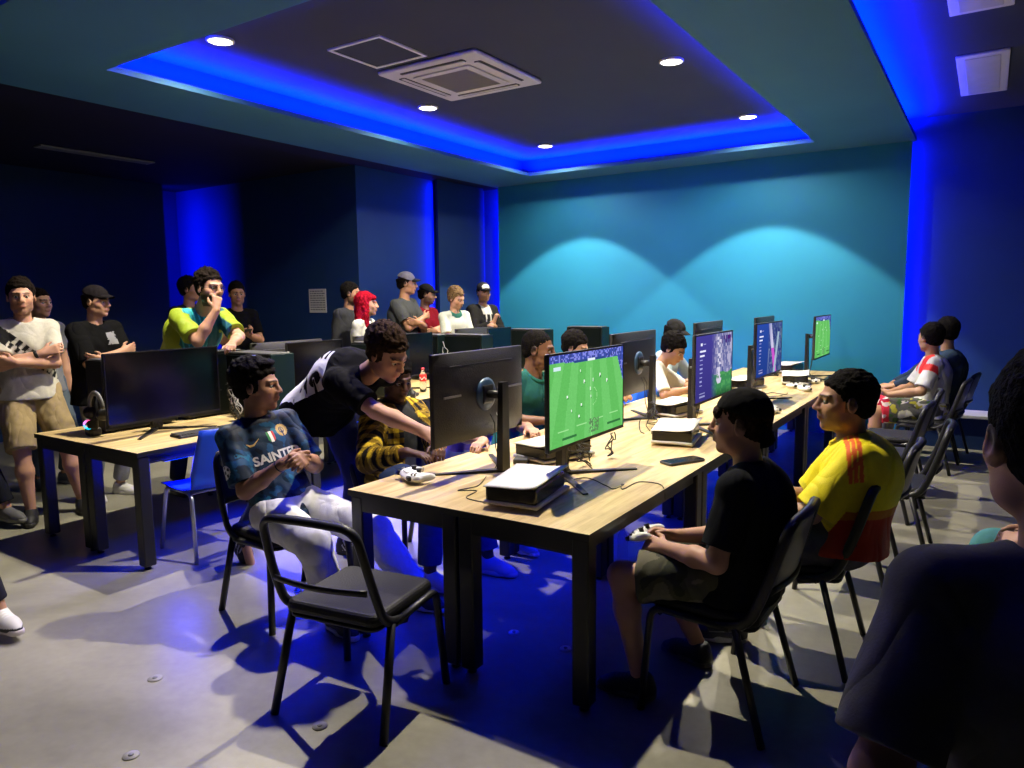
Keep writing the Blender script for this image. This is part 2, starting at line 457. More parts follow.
# ------------------------------------------------------------------ chairs
def arc_pts(p0, p1, p2, n=5):
    """quadratic corner from p0 to p2 around p1"""
    p0, p1, p2 = Vector(p0), Vector(p1), Vector(p2)
    return [p0*(1-t)**2 + p1*2*t*(1-t) + p2*t*t for t in [i/n for i in range(n+1)]]
def chain(pts, r=.04, n=5):
    """polyline with rounded corners"""
    pts = [Vector(p) for p in pts]; out = [pts[0]]
    for i in range(1, len(pts)-1):
        a, b, c = pts[i-1], pts[i], pts[i+1]
        d1 = (a-b); d2 = (c-b); rr = min(r, d1.length*.45, d2.length*.45)
        out += arc_pts(b+d1.normalized()*rr, b, b+d2.normalized()*rr, n)
    out.append(pts[-1]); return out
def make_chair(panel=True):
    """visitor chair facing +y: oval steel tube, vinyl seat, net back"""
    c = thing('stacking_chair', (0, 0, 0))
    # seat cushion
    s = MB(); n = 10
    s.rbox(-.225, .225, -.20, .235, .42, .475, .05, 4)
    s.build('seat', M_['black_soft'], c)
    MB().rbox(-.215, .215, -.19, .225, .405, .42, .045, 3).build('seat_pan', M_['black'], c)
    r = .0145
    for sx in (-1, 1):
        # front leg: floor -> bend -> runs back under the seat
        MB().tube(chain([(sx*.262, .245, 0), (sx*.235, .215, .43), (sx*.235, -.1, .415)], .05), r, 8, flat=1.3).build('leg', M_['black_metal'], c)
        # rear leg
        MB().tube([(sx*.262, -.235, 0), (sx*.237, -.12, .425)], r, 8, flat=1.3).build('leg', M_['black_metal'], c)
    by, bz = -.235, .83
    pts = chain([(-.236, -.02, .405), (-.236, -.165, .44), (-.232, -.235, .62), (-.215, -.30, .845), (0, -.325, .86), (.215, -.30, .845), (.232, -.235, .62), (.236, -.165, .44), (.236, -.02, .405)], .07, 6)
    MB().tube(pts, .0145, 8, flat=1.4).build('back_frame', M_['black_metal'], c)
    cb = MB()
    cb.tube([(-.215+.43*t, -.242-.03*sin(pi*t), .585+.0*t) for t in [i/12 for i in range(13)]], .009, 8, flat=1.5)
    cb.build('cross_bar', M_['black_metal'], c)
    MB().tube([(-.23, -.03, .41), (.23, -.03, .41)], .009, 6).build('cross_bar', M_['black_metal'], c)
    MB().tube([(-.235, .18, .41), (.235, .18, .41)], .009, 6).build('cross_bar', M_['black_metal'], c)
    # moulded back panel inside the frame
    if panel:
        nu, nv = 14, 10; vs = []; fs = []
        for j in range(nv+1):
            for i in range(nu+1):
                u = -1+2*i/nu; v = j/nv
                k_ = 1-.10*abs(2*v-1)**6
                vs.append((u*.222*k_, -.240-.062*v-.028*(1-u*u)-(.012 if v > .9 else 0)*(v-.9)*10, .585+.262*v+.008*(1-u*u)*(v > .9)))
        for j in range(nv):
            for i in range(nu):
                a = j*(nu+1)+i; fs.append((a, a+1, a+nu+2, a+nu+1))
        o = MB().add(vs, fs, 0, True).build('back_panel', M_['chair_back'], c)
        md = o.modifiers.new('Solidify', 'SOLIDIFY'); md.thickness = .008
    return c
chair0 = make_chair()
chair_open = make_chair(False)
def facing(dx, dy): return math.atan2(-dx, dy)
CH = [ # x, y, facing, label
 (-2.10, 2.035, (-.16, 1), 'empty black stacking chair standing alone at the near end of the middle table'),
 (-3.12, 2.50, (1, -.10), 'black stacking chair under the boy in the blue jersey and white trousers'),
 (-3.02, 3.36, (1, -.05), 'black stacking chair under the person in the yellow plaid shirt'),
 (-2.98, 4.52, (1, .05), 'black stacking chair under the man in the green shirt'),
 (-3.1, 5.6, (1, 0), 'black stacking chair under the man half hidden behind the near football screen'),
 (-2.85, 6.25, (1, 0), 'black stacking chair under the bent-over person in the white and blue shirt'),
 (-2.95, 7.0, (1, 0), 'black stacking chair under the man in cap and pale blue shirt'),
 (-.84, 2.84, (-1, .02), 'black stacking chair under the boy in black shirt and backwards cap'),
 (-.66, 3.50, (-1, .0), 'black stacking chair under the boy in the yellow jersey'),
 (-.58, 4.42, (-1, .03), 'empty black stacking chair next behind the yellow jersey boy'),
 (-.46, 5.16, (-1, -.04), 'second empty black stacking chair behind the yellow jersey boy'),
 (-.62, 6.05, (-1, .05), 'third empty black stacking chair behind the yellow jersey boy'),
 (-.60, 6.85, (-1, -.04), 'empty black stacking chair just before the man in the white and red jersey'),
 (-.42, 7.85, (-1, .10), 'black stacking chair under the man in the white and red jersey'),
 (-.36, 8.5, (-1, .12), 'black stacking chair under the man in the dark denim jacket'),
]
for i, (x, y, f, lab) in enumerate(CH):
    o = chair_open if i == 0 else chair0 if i == 1 else copy_tree(chair0)
    o.location = (x, y, 0); o.rotation_euler = (0, 0, facing(*f))
    tag(o, lab, 'chair', 'black stacking chairs along the middle table')

def make_shell_chair():
    c = thing('shell_chair', (0, 0, 0))
    # one-piece plastic seat and back, facing +y
    g = MB(); nu, nv = 12, 18; vs = []; fs = []
    prof = []
    for j in range(nv+1):
        v = j/nv
        if v < .5:
            t = v/.5; y = .23-.42*t; z = .455-.025*sin(pi*t)-.02*(1-t)**6; w = .215+.01*t
        else:
            t = (v-.5)/.5; y = -.19-.10*t-.03*sin(pi*t*.5); z = .455+.40*t; w = .215-.03*t*t
            if t < .18: z = .455+.40*t*.9; y = -.19-.05*t
        prof.append((y, z, w))
    for y, z, w in prof:
        for i in range(nu+1):
            u = -1+2*i/nu
            vs.append((u*w, y+(.03*u*u if z > .5 else 0), z+(.012*u*u if z <= .5 else 0)))
    for j in range(nv):
        for i in range(nu):
            a = j*(nu+1)+i; fs.append((a, a+1, a+nu+2, a+nu+1))
    g.add(vs, fs, 0, True)
    o = g.build('seat_shell', M_['blue_chair'], c)
    md = o.modifiers.new('Solidify', 'SOLIDIFY'); md.thickness = .009
    for sx in (-1, 1):
        MB().tube(chain([(sx*.235, .235, 0), (sx*.20, .19, .43), (sx*.19, -.1, .432)], .05), .0135, 10).build('leg', M_['metal'], c)
        MB().tube(chain([(sx*.235, -.25, 0), (sx*.20, -.16, .43), (sx*.19, 0, .435)], .05), .0135, 10).build('leg', M_['metal'], c)
    MB().tube([(-.2, .17, .435), (.2, .17, .435)], .011, 8).build('cross_bar', M_['metal'], c)
    MB().tube([(-.2, -.13, .43), (.2, -.13, .43)], .011, 8).build('cross_bar', M_['metal'], c)
    return c
sc0 = make_shell_chair()
for i, (x, y, f, lab) in enumerate([(-4.33, 2.86, (-1, .12), 'blue plastic shell chair with grey steel legs beside the left table'),
                                    (-5.05, 1.98 if 0 else 3.02, (-.1, -1), 'blue plastic chair pushed under the left table, mostly its leg showing')][:1]):
    o = sc0 if i == 0 else copy_tree(sc0)
    o.location = (x, y, 0); o.rotation_euler = (0, 0, facing(*f)); tag(o, lab, 'chair')

# ------------------------------------------------------------------ screens
def colmesh(name, nx, nz, fn, w, h, y=0):
    """screen surface in the xz plane, colour per face from fn(u, v) (u right, v up, as the viewer sees it from +y)"""
    vs = []; fs = []
    for j in range(nz+1):
        for i in range(nx+1):
            vs.append((w/2-w*i/nx, y, -h/2+h*j/nz))
    for j in range(nz):
        for i in range(nx):
            a = j*(nx+1)+i; fs.append((a+1, a, a+nx+1, a+nx+2)[::-1])
    me = bpy.data.meshes.new(name); me.from_pydata(vs, [], fs)
    ca = me.color_attributes.new('Col', 'FLOAT_COLOR', 'CORNER')
    uu, vv = np.meshgrid((np.arange(nx)+.5)/nx, (np.arange(nz)+.5)/nz)
    col = fn(uu, vv).reshape(-1, 3)
    out = np.ones((nx*nz, 4, 4), np.float32); out[:, :, :3] = col[:, None, :]
    ca.data.foreach_set('color', out.ravel())
    return me
def L3(*c): return np.array(lin(c)[:3])
def hsh(a, b): return np.modf(np.abs(np.sin(a*12.9898+b*78.233)*43758.5453))[0]
def put(c, m, col): c[m] = col
def screen_pitch(u, v):
    c = np.zeros(u.shape+(3,)); c[:] = L3(106, 190, 102)
    # mowing stripes fanning out towards the bottom of the picture
    q = (u-.5)/(1.25-.45*v)
    st = np.floor((q+.5)*9) % 2
    c[st > 0] = L3(94, 180, 90)
    c *= (.96+.08*hsh(np.floor(u*70), np.floor(v*70)))[..., None]
    line = L3(150, 215, 140)
    put(c, np.abs(v-.78) < .004, line); put(c, (np.abs(v-(.15+.06*u)) < .004), line)
    put(c, (np.abs(q-.02) < .0035) & (v < .8), line)
    rr = np.hypot((u-.55)/.055, (v-.47)/.10); put(c, (np.abs(rr-1) < .05) & (u > .55), line)
    # stands and crowd along the top and the right edge
    top = (v > .90-.03*(u-.5)) | (u > .88+.28*(1-v)*(v > .45)-.0 + (v <= .45)*1)
    sh = hsh(np.floor(u*64), np.floor(v*50))
    c[top] = (L3(70, 90, 190)*.7)[None]; put(c, top & (sh > .6), L3(125, 130, 215)); put(c, top & (sh < .2), L3(55, 65, 130))
    put(c, (v > .885) & (v < .92) & (u > .3) & (u < .72), L3(45, 70, 130)); put(c, (v > .89) & (v < .91) & (u > .48) & (u < .58), L3(220, 230, 240))
    # players
    for (a, b) in ((.38, .79), (.43, .66), (.55, .66), (.51, .56), (.21, .53), (.26, .36), (.39, .40), (.36, .28), (.52, .47), (.65, .7), (.75, .62)):
        put(c, (np.abs(u-a) < .006) & (np.abs(v-b) < .018), L3(235, 245, 235)); put(c, (np.abs(u-a-.008) < .006) & (np.abs(v-b+.02) < .008), L3(40, 110, 50))
    # radar and name bars
    put(c, (np.abs(u-.565) < .07) & (np.abs(v-.13) < .085) & (hsh(np.floor(u*90), np.floor(v*60)) > .35), L3(88, 128, 84))
    for a, b, w_ in ((.24, .07, .09), (.86, .09, .1)):
        put(c, (np.abs(u-a) < w_) & (np.abs(v-b) < .014), L3(50, 110, 60))
    put(c, (u > .05) & (u < .13) & (v > .84) & (v < .88), L3(200, 225, 230))
    return np.clip(c*1.05, 0, 4)
def screen_menu(u, v, pink=False):
    c = np.zeros(u.shape+(3,)); c[:] = L3(58, 52, 128) if not pink else L3(34, 62, 140)
    c *= (.8+.4*v)[..., None]
    # photo area on the right: turf, blurred figures
    ph = u > .40
    n = hsh(np.floor(u*26), np.floor(v*22)); n2 = hsh(np.floor(u*60), np.floor(v*9))
    a = np.clip((u-.40)/.18, 0, 1)[..., None]
    pic = np.zeros_like(c)
    if not pink:
        pic[:] = L3(120, 122, 165); pic[n > .5] = L3(165, 160, 190); pic[n2 < .25] = L3(80, 84, 140)
        gr = v < .36+.02*np.sin(u*20); pic[gr] = L3(58, 128, 78); pic[gr & (n > .6)] = L3(74, 146, 84)
        fig = (np.abs(u-.62) < .05+.02*np.sin(v*30)) & (v > .2) & (v < .95); pic[fig & (n > .3)] = L3(200, 195, 215)
        put(pic, (v > .83) & (v < .96) & (u > .68) & (u < .95) & (n2 > .4), L3(70, 30, 110))
        pic *= np.where(v < .12, .3+5*v, 1)[..., None]
    else:
        pic[:] = L3(60, 72, 130); pic[n > .55] = L3(92, 110, 140); pic[n2 < .3] = L3(40, 52, 110)
        fig = np.abs(u-.62+.25*(v-.5)) < .055; pic[fig] = L3(190, 80, 190); pic[fig & (v > .5)] = L3(190, 185, 215)
        f2 = np.abs(u-.8-.2*(v-.5)) < .04; pic[f2 & (v < .8)] = L3(150, 170, 190)
        f3 = np.abs(u-.48-.1*(v-.5)) < .02; pic[f3 & (v < .5)] = L3(150, 160, 180)
    c = c*(1-a)+pic*a
    white = L3(215, 215, 240)
    put(c, (np.abs(u-.14) < .022) & (np.abs(v-.87) < .018), white); put(c, (np.abs(u-.22) < .03) & (np.abs(v-.87) < .009), L3(150, 150, 200))
    for k_ in range(9):
        y = .76-.065*k_
        w_ = .055+.02*hsh(np.array(k_*1.7), np.array(2.))
        put(c, (u > .10) & (u < .10+w_*(2 if k_ < 2 else 1)) & (np.abs(v-y) < (.012 if k_ < 2 else .009)), white if k_ < 2 else L3(150, 150, 205))
    for y in (.12, .07): put(c, (u > .10) & (u < .24) & (np.abs(v-y) < .008), L3(140, 140, 190))
    return np.clip(c*1.1, 0, 4)
SCR = {'pitch': colmesh('pitch', 128, 72, screen_pitch, 1, 1), 'menu': colmesh('menu', 128, 72, screen_menu, 1, 1),
       'menu2': colmesh('menu2', 128, 72, lambda u, v: screen_menu(u, v, True), 1, 1)}
for m_ in SCR.values(): m_.materials.append(M_['screen'])
M_['off_screen'] = mat('blank_screen_glass', (.004, .004, .005), .16, spec=.6)

def make_monitor(loc, f, w, h, pic, label, group, pole_top=1.225, back='slats'):
    """screen centre at loc, facing direction f; stands on z=HT"""
    m = thing('monitor', (loc[0], loc[1], HT), facing(*f), label, 'monitor', group)
    zc = loc[2]-HT
    T = Matrix.Translation((0, 0, zc))
    b = MB()
    b.rbox(-w/2, w/2, -.012, .010, -h/2, h/2, .006, 2, M=T)
    # soft bulge of the back, with a ledge line
    vs = []; fs = []; n = 12
    for j in range(n+1):
        for i in range(n+1):
            u = -1+2*i/n; v = -1+2*j/n
            d = .012+.026*(1-abs(u)**6)*(1-abs(v)**6)
            vs.append((u*(w/2-.004), -d, zc+v*(h/2-.004)))
    for j in range(n):
        for i in range(n):
            a = j*(n+1)+i; fs.append((a, a+1, a+n+2, a+n+1))
    b.add(vs, fs, 0, True)
    b.build('housing', M_['panel_back'], m)
    d = MB()
    d.box(-w*.37, w*.33, -.0345, -.030, h*.36, h*.366, M=T)
    d.build('back_seam', M_['mid_grey'], m)
    for sx in (-1, 1):
        MB().box(min(sx*w*.27, sx*w*.44), max(sx*w*.27, sx*w*.44), -.0415, -.034, .012, .022, M=T).build('silver_strip', M_['metal'], m)
    if pic:
        me = SCR[pic]
        o = link('screen', me, m); o.scale = (w-.022, 1, h-.026); o.location = (0, .0108, zc+.003)
    else:
        MB().box(-w/2+.009, w/2-.009, .0095, .0112, -h/2+.016, h/2-.008, M=T).build('screen', M_['off_screen'], m)
    bz = MB()
    for q in ((-w/2, -w/2+.009, -h/2, h/2), (w/2-.009, w/2, -h/2, h/2), (-w/2, w/2, -h/2, -h/2+.016), (-w/2, w/2, h/2-.007, h/2)):
        bz.box(q[0], q[1], .008, .0125, q[2], q[3], M=T)
    bz.build('bezel', M_['black'], m)
    # stand: ring, arm, tall pole, splayed feet
    Ry = Matrix.Translation((0, -.037, zc)) @ Matrix.Rotation(R(90), 4, 'X')
    MB().lathe([(.045, -.002), (.085, -.002), (.088, .006), (.07, .016), (.045, .018)], 32, M=Ry).build('mount_ring', M_['blue_ring'], m)
    MB().tube([(0, -.035, zc), (0, -.13, zc)], .022, 12).rbox(-.05, .05, -.06, -.045, zc-.05, zc+.05, .01, 2).build('mount_arm', M_['black'], m)
    pt = pole_top-HT
    p = MB()
    vs = [(-.036, -.165, .01), (.036, -.165, .01), (.036, -.125, .01), (-.036, -.125, .01), (-.027, -.165, pt), (.027, -.165, pt), (.027, -.137, pt), (-.027, -.137, pt)]
    p.add(vs, [(3,2,1,0), (0,1,5,4), (1,2,6,5), (2,3,7,6), (3,0,4,7), (4,5,6,7)])
    p.build('stand_pole', M_['black'], m)
    for sx in (-1, 1):
        q = MB(); A = Vector((0, -.15, 0)); B = Vector((sx*.29, .14, 0)); dd = (B-A).normalized(); nn = Vector((-dd.y, dd.x, 0))*.016
        vs = []
        for P_, zt_, k_ in ((A, .016, 1.3), (B, .007, .8)):
            for s_ in (-1, 1): vs += [tuple(P_+nn*s_*k_)]
            vs += [tuple(P_+nn*k_+Vector((0, 0, zt_))), tuple(P_-nn*k_+Vector((0, 0, zt_)))]
        q.add(vs, [(0,1,2,3), (7,6,5,4), (0,4,5,1), (1,5,6,2), (2,6,7,3), (3,7,4,0)])
        q.build('stand_foot', M_['black_metal'], m)
    # cables out of the back
    cb = MB()
    for k_ in range(2):
        x0 = .03+.05*k_
        cb.tube([(x0, -.045, zc-.11), (x0+.004, -.07, zc-.16), (x0-.02, -.09, (zc-.2)*.6), (.01+.02*k_, -.11, .05), (-.02+.05*k_, -.10, .006)], .0028, 6)
    cb.build('cable', M_['cable'], m)
    return m
GM = 'monitors on the middle table'
make_monitor((-1.65, 3.20, 1.175), (1, 0), .81, .455, 'pitch', 'nearest monitor showing a bright green football pitch', GM)
make_monitor((-1.55, 4.87, 1.18), (1, 0), .80, .455, 'menu', 'monitor with purple game menu and grey-green photo, nearer of the two menus', GM)
make_monitor((-1.55, 6.35, 1.20), (1, 0), .86, .455, 'menu2', 'farther monitor with blue menu and a pink figure', GM)
make_monitor((-1.50, 8.45, 1.20), (1, .0), .86, .455, 'pitch', 'small far green football screen standing out against the teal wall', GM)
make_monitor((-2.24, 3.10, 1.155), (-1, 0), .80, .465, None, 'nearest monitor seen from behind, with silver strips and round blue mount', GM)
make_monitor((-2.20, 5.02, 1.163), (-1, 0), .80, .465, None, 'second monitor seen from behind, partly hidden by the football screen', GM)
make_monitor((-2.20, 6.75, 1.18), (-1, 0), .80, .465, None, 'third monitor seen from behind, top edge above the purple menu', GM)
make_monitor((-2.10, 8.40, 1.18), (-1, 0), .80, .465, None, 'farthest monitor seen from behind, top edge above the blue menu', GM)
GL = 'blank monitors on the left table'
make_monitor((-4.80, 2.882, 1.083), (1, 0.0), .84, .487, None, 'large blank black monitor at the near end of the left table', GL)
make_monitor((-4.80, 4.25, 1.09), (1, 0), .62, .44, None, 'blank monitor behind the bending man', GL)
make_monitor((-4.80, 5.48, 1.10), (1, 0), .66, .43, None, 'blank monitor to the right of the curly head, above the drink bottle', GL)
make_monitor((-4.80, 7.05, 1.10), (1, 0), .48, .42, None, 'far blank monitor with dark teal reflection between two computer towers', GL)
for y, lab in ((4.40, 'monitor on the outer side of left table, behind the seated blue jersey boy'), (5.62, 'monitor on the outer side, under the red-haired woman'), (7.3, 'monitor on the outer side, below the boy in white jersey')):
    make_monitor((-5.33, y, 1.06), (-1, 0), .80, .46, None, lab, 'monitors facing the left wall')

# ------------------------------------------------------------------ computer towers
M_['glass_dark'] = mat('tinted_side_glass', (.004, .007, .007), .3, spec=.2)
def make_tower():
    """case standing on its feet; glass side faces -y, front faces +x"""
    t = thing('computer_tower', (0, 0, HT))
    b = MB(); b.box(-.26, .26, -.10, .11, .015, .505)
    b.build('case', M_['black'], t)
    f = MB(); f.rbox(.26, .275, -.108, .108, .012, .508, .004, 1); f.build('front_panel', M_['dark_teal'], t)
    MB().box(-.25, .25, -.112, -.1, .03, .49).build('side_glass', M_['glass_dark'], t)
    MB().rbox(-.25, .25, -.095, .10, .505, .5155, .01, 1).build('top_filter', M_['dark_grey'], t)
    for x in (-.2, .2):
        for y in (-.07, .08): MB().lathe([(.018, 0), (.02, .015)], 12, M=Matrix.Translation((x, y, 0))).build('foot', M_['black'], t)
    p = MB()
    for k_ in range(4): p.box(-.2+.1*k_-.03, -.2+.1*k_+.03, -.1135, -.112, .2+.04*(k_ % 2), .206+.04*(k_ % 2))
    p.build('glass_trim', M_['dark_grey'], t)
    return t
M_['dark_teal'] = mat('dark_case_front', (.006, .018, .017), .45, spec=.25)
tw0 = make_tower()
TW = [(-4.70, 3.60, 0, 'black computer tower right of the large blank monitor, behind the blue jersey boy'),
      (-4.72, 4.95, 0, 'black computer tower hidden behind the bending man'),
      (-4.80, 6.42, 0, 'black computer tower left of the far blank monitor, below the boy in white jersey'),
      (-4.83, 7.80, 0, 'black computer tower behind the man in the green shirt'),
      (-4.50, 8.72, 0, 'farthest black computer tower, standing against the teal wall'),
      (-5.19, 2.86, pi/2, 'black computer tower just behind the large blank monitor, with a white label'),
      (-5.21, 3.50, pi/2, 'black computer tower under the forearms of the man in lime jersey'),
      (-5.30, 6.30, 0, 'black computer tower on the outer side below the man in black cap')]
for i, (x, y, rz, lab) in enumerate(TW):
    o = tw0 if i == 0 else copy_tree(tw0)
    o.location = (x, y, HT); o.rotation_euler = (0, 0, rz)
    tag(o, lab, 'computer', 'computer towers on the left table')
def cable_pts(p, q, n, amp, seed, zmin=HT+.004):
    rg = random.Random(seed); p, q = Vector(p), Vector(q)
    ks = [Vector((rg.uniform(-1, 1), rg.uniform(-1, 1), rg.uniform(-.6, .6)))*amp for _ in range(n+1)]
    pts = []
    for i in range(n+1):
        t = i/n; a = p.lerp(q, t)+ks[i]*(4*t*(1-t))**.5
        a.z = max(a.z, zmin); pts.append(a)
    # Catmull-Rom
    out = []
    for i in range(n):
        p0, p1, p2, p3 = pts[max(i-1, 0)], pts[i], pts[i+1], pts[min(i+2, n)]
        for s_ in range(5):
            t = s_/5
            v = .5*((2*p1)+(-p0+p2)*t+(2*p0-5*p1+4*p2-p3)*t*t+(-p0+3*p1-3*p2+p3)*t**3)
            v.z = max(v.z, zmin); out.append(v)
    out.append(pts[-1]); return out
def cables(name, label, specs, m, group=None, cat='cable'):
    o0 = None
    g = MB()
    for (p, q, n, amp, seed, r) in specs: g.tube(cable_pts(p, q, n, amp, seed), r, 5)
    o = g.build(name, m); return tag(o, label, cat, group)
# tangled cables behind the near tower (white and black)
cables('cable_tangle', 'tangle of pale cables hanging beside the large blank monitor', [((-4.75, 3.38, 1.18-.05*k_), (-4.72, 3.40, .80), 9, .045, 10+k_, .0035) for k_ in range(7)], M_['cable_white'], 'cable tangles')
cables('cable_tangle', 'tangle of black cables mixed with pale ones beside the large monitor', [((-4.78, 3.42, 1.22-.05*k_), (-4.70, 3.38, .76), 9, .05, 40+k_, .004) for k_ in range(8)], M_['cable'], 'cable tangles')
cables('cable_tangle', 'cables behind the far towers under the boy in white jersey', [((-4.9, 6.12, 1.2-.06*k_), (-4.85, 6.14, .78), 7, .04, 60+k_, .004) for k_ in range(4)], M_['cable_white'], 'cable tangles')

# ------------------------------------------------------------------ keyboards
def make_keyboard(loc, rz, label, group='keyboards on the left table'):
    k_ = thing('keyboard', loc, rz, label, 'keyboard', group)
    b = MB(); b.rbox(-.22, .22, -.07, .07, 0, .018, .01, 2); b.build('keyboard_base', M_['black'], k_)
    g = MB()
    for r_ in range(6):
        n = 20
        for c_ in range(n):
            if c_ in (15, ) or (r_ == 5 and c_ in (5, 6, 7, 8)): continue
            x = -.205+.0208*c_+(.004 if c_ > 15 else 0); y = .048-.0195*r_
            g.box(x-.0085, x+.0085, y-.0078, y+.0078, .018, .026)
    g.box(-.11, -.02, -.0575, -.042, .018, .026)
    g.build('keycaps', M_['dark_grey'], k_)
    return k_
make_keyboard((-4.50, 2.97, HT), R(90)-.07, 'black keyboard in front of the large blank monitor')
make_keyboard((-4.52, 6.2, HT), R(90), 'black keyboard before the far towers')
for (x, y, rz, lab) in ((-4.45, 5.12, .3, 'black mouse beside the drink bottle'), (-4.47, 3.33, 0, 'small black mouse at the right end of the near keyboard')):
    m_ = thing('computer_mouse', (x, y, HT), rz, lab, 'mouse', 'mice on the left table')
    MB().rbox(-.03, .03, -.055, .055, 0, .034, .03, 4).build('mouse_shell', M_['black'], m_)
    MB().rbox(-.004, .004, .015, .035, .032, .037, .003, 1).build('scroll_wheel', M_['mid_grey'], m_)

# headset on a stand with a glowing ring
hs = thing('headset_stand', (-5.10, 2.52, HT), 0, 'black headset on a stand with rainbow ring at the near corner of the left table', 'headset')
MB().rbox(-.05, .05, -.04, .04, 0, .06, .02, 3).build('stand_base', M_['black'], hs)
MB().tube([(0, .02, .05), (0, .03, .15), (0, .03, .27)], .012, 8).build('stand_post', M_['black'], hs)
hb = MB(); hb.tube([(.085*cos(R(a)), .03, .19+.10*sin(R(a))) for a in range(0, 181, 12)], .012, 8, flat=1.6)
hb.build('headband', M_['mid_grey'], hs)
for sx in (-1, 1):
    e = MB().lathe([(.0, -.022), (.035, -.022), (.045, -.01), (.045, .01), (.03, .022), (0, .022)], 20, M=Matrix.Translation((sx*.085, .03, .15)) @ Matrix.Rotation(R(90), 4, 'Y')).build('ear_cup', M_['black'], hs)
ringc = MB(); nseg = 24
for k_ in range(nseg):
    a0, a1 = 2*pi*k_/nseg, 2*pi*(k_+1)/nseg
    mi = int(k_/nseg*6)
    ringc.add([(.020*cos(a0), 0, .020*sin(a0)), (.033*cos(a0), 0, .033*sin(a0)), (.033*cos(a1), 0, .033*sin(a1)), (.020*cos(a1), 0, .020*sin(a1))], [(0, 1, 2, 3)], mi)
rb = [emis('ring_light_%d' % i_, c_, 2.2) for i_, c_ in enumerate(((.9, .2, .6), (1, .1, .3), (.7, .2, .9), (.1, .4, 1), (.0, .6, .9), (.1, .9, .5)))]
ro = ringc.build('light_ring', rb, hs); ro.location = (.03, -.045, .085); ro.rotation_euler = (0, 0, R(40))
MB().rbox(-.035, .035, -.0, .03, .05, .12, .01, 2, M=Matrix.Translation((.05, -.03, 0)) @ Matrix.Rotation(R(40), 4, 'Z')).build('light_housing', M_['black'], hs)

# ------------------------------------------------------------------ consoles lying flat
M_['console_white'] = mat('white_console_plate', (.78, .78, .76), .4)
M_['console_black'] = mat('black_console_core', (.008, .008, .009), .2)
M_['console_pale'] = mat('pale_console_plate', (.62, .61, .57), .45)
def make_console():
    c = thing('game_console', (0, 0, HT))
    Lc, W = .40, .26
    def plate(z0, zr, th, mm, name, flip):
        vs = []; fs = []; nx, ny = 12, 10
        for s_ in (0, 1):
            for j in range(ny+1):
                for i in range(nx+1):
                    u = -1+2*i/nx; v = -1+2*j/ny
                    w_ = W/2*(1+.04*v)
                    z = z0 + (zr*(.55*u*u*u+.35*v-.4*(1-u*u)))*flip + (th if s_ else 0)
                    vs.append((u*w_, v*Lc/2, z))
        N_ = (nx+1)*(ny+1)
        for j in range(ny):
            for i in range(nx):
                a = j*(nx+1)+i; fs.append((a, a+nx+1, a+nx+2, a+1)); fs.append((a+N_, a+1+N_, a+nx+2+N_, a+nx+1+N_))
        rim = [i for i in range(nx)] + [nx+j*(nx+1) for j in range(ny)] + [N_-1-i for i in range(nx)] + [(ny-j)*(nx+1) for j in range(ny)]
        for i in range(len(rim)):
            a, b_ = rim[i], rim[(i+1) % len(rim)]; fs.append((a, b_, b_+N_, a+N_))
        return MB().add(vs, fs, 0, True).build(name, mm, c)
    plate(.106, .016, .005, M_['console_white'], 'top_plate', 1)
    MB().rbox(-.122, .118, -.19, .19, .024, .098, .012, 2).build('core', M_['console_black'], c)
    plate(.012, .006, .016, M_['console_pale'], 'bottom_plate', -1)
    MB().lathe([(0, 0), (.05, 0), (.045, .014), (0, .014)], 20).build('foot', M_['black'], c)
    return c
con0 = make_console()
CON = [(-1.71, 2.72, R(10), 'white and black game console, nearest, below the green football screen'),
       (-1.60, 4.32, R(12), 'white and black game console in front of the nearer purple menu screen'),
       (-1.64, 5.95, R(12), 'white console by the stand of the blue menu screen, behind the backwards cap'),
       (-1.62, 7.78, R(12), 'white console with a dark controller beside it, before the far green screen'),
       (-2.03, 3.52, R(-14), 'white console half hidden behind the nearest football screen'),
       (-1.98, 5.30, R(-10), 'white console between the two tall monitor poles'),
       (-1.95, 7.1, R(-12), 'white console glimpsed behind the pole of the blue menu screen'),
       (-1.93, 8.85, R(-8), 'farthest white console, beside the teal wall')]
for i, (x, y, rz, lab) in enumerate(CON):
    o = con0 if i == 0 else copy_tree(con0)
    o.location = (x, y, HT); o.rotation_euler = (0, 0, rz); tag(o, lab, 'game console', 'game consoles on the middle table')

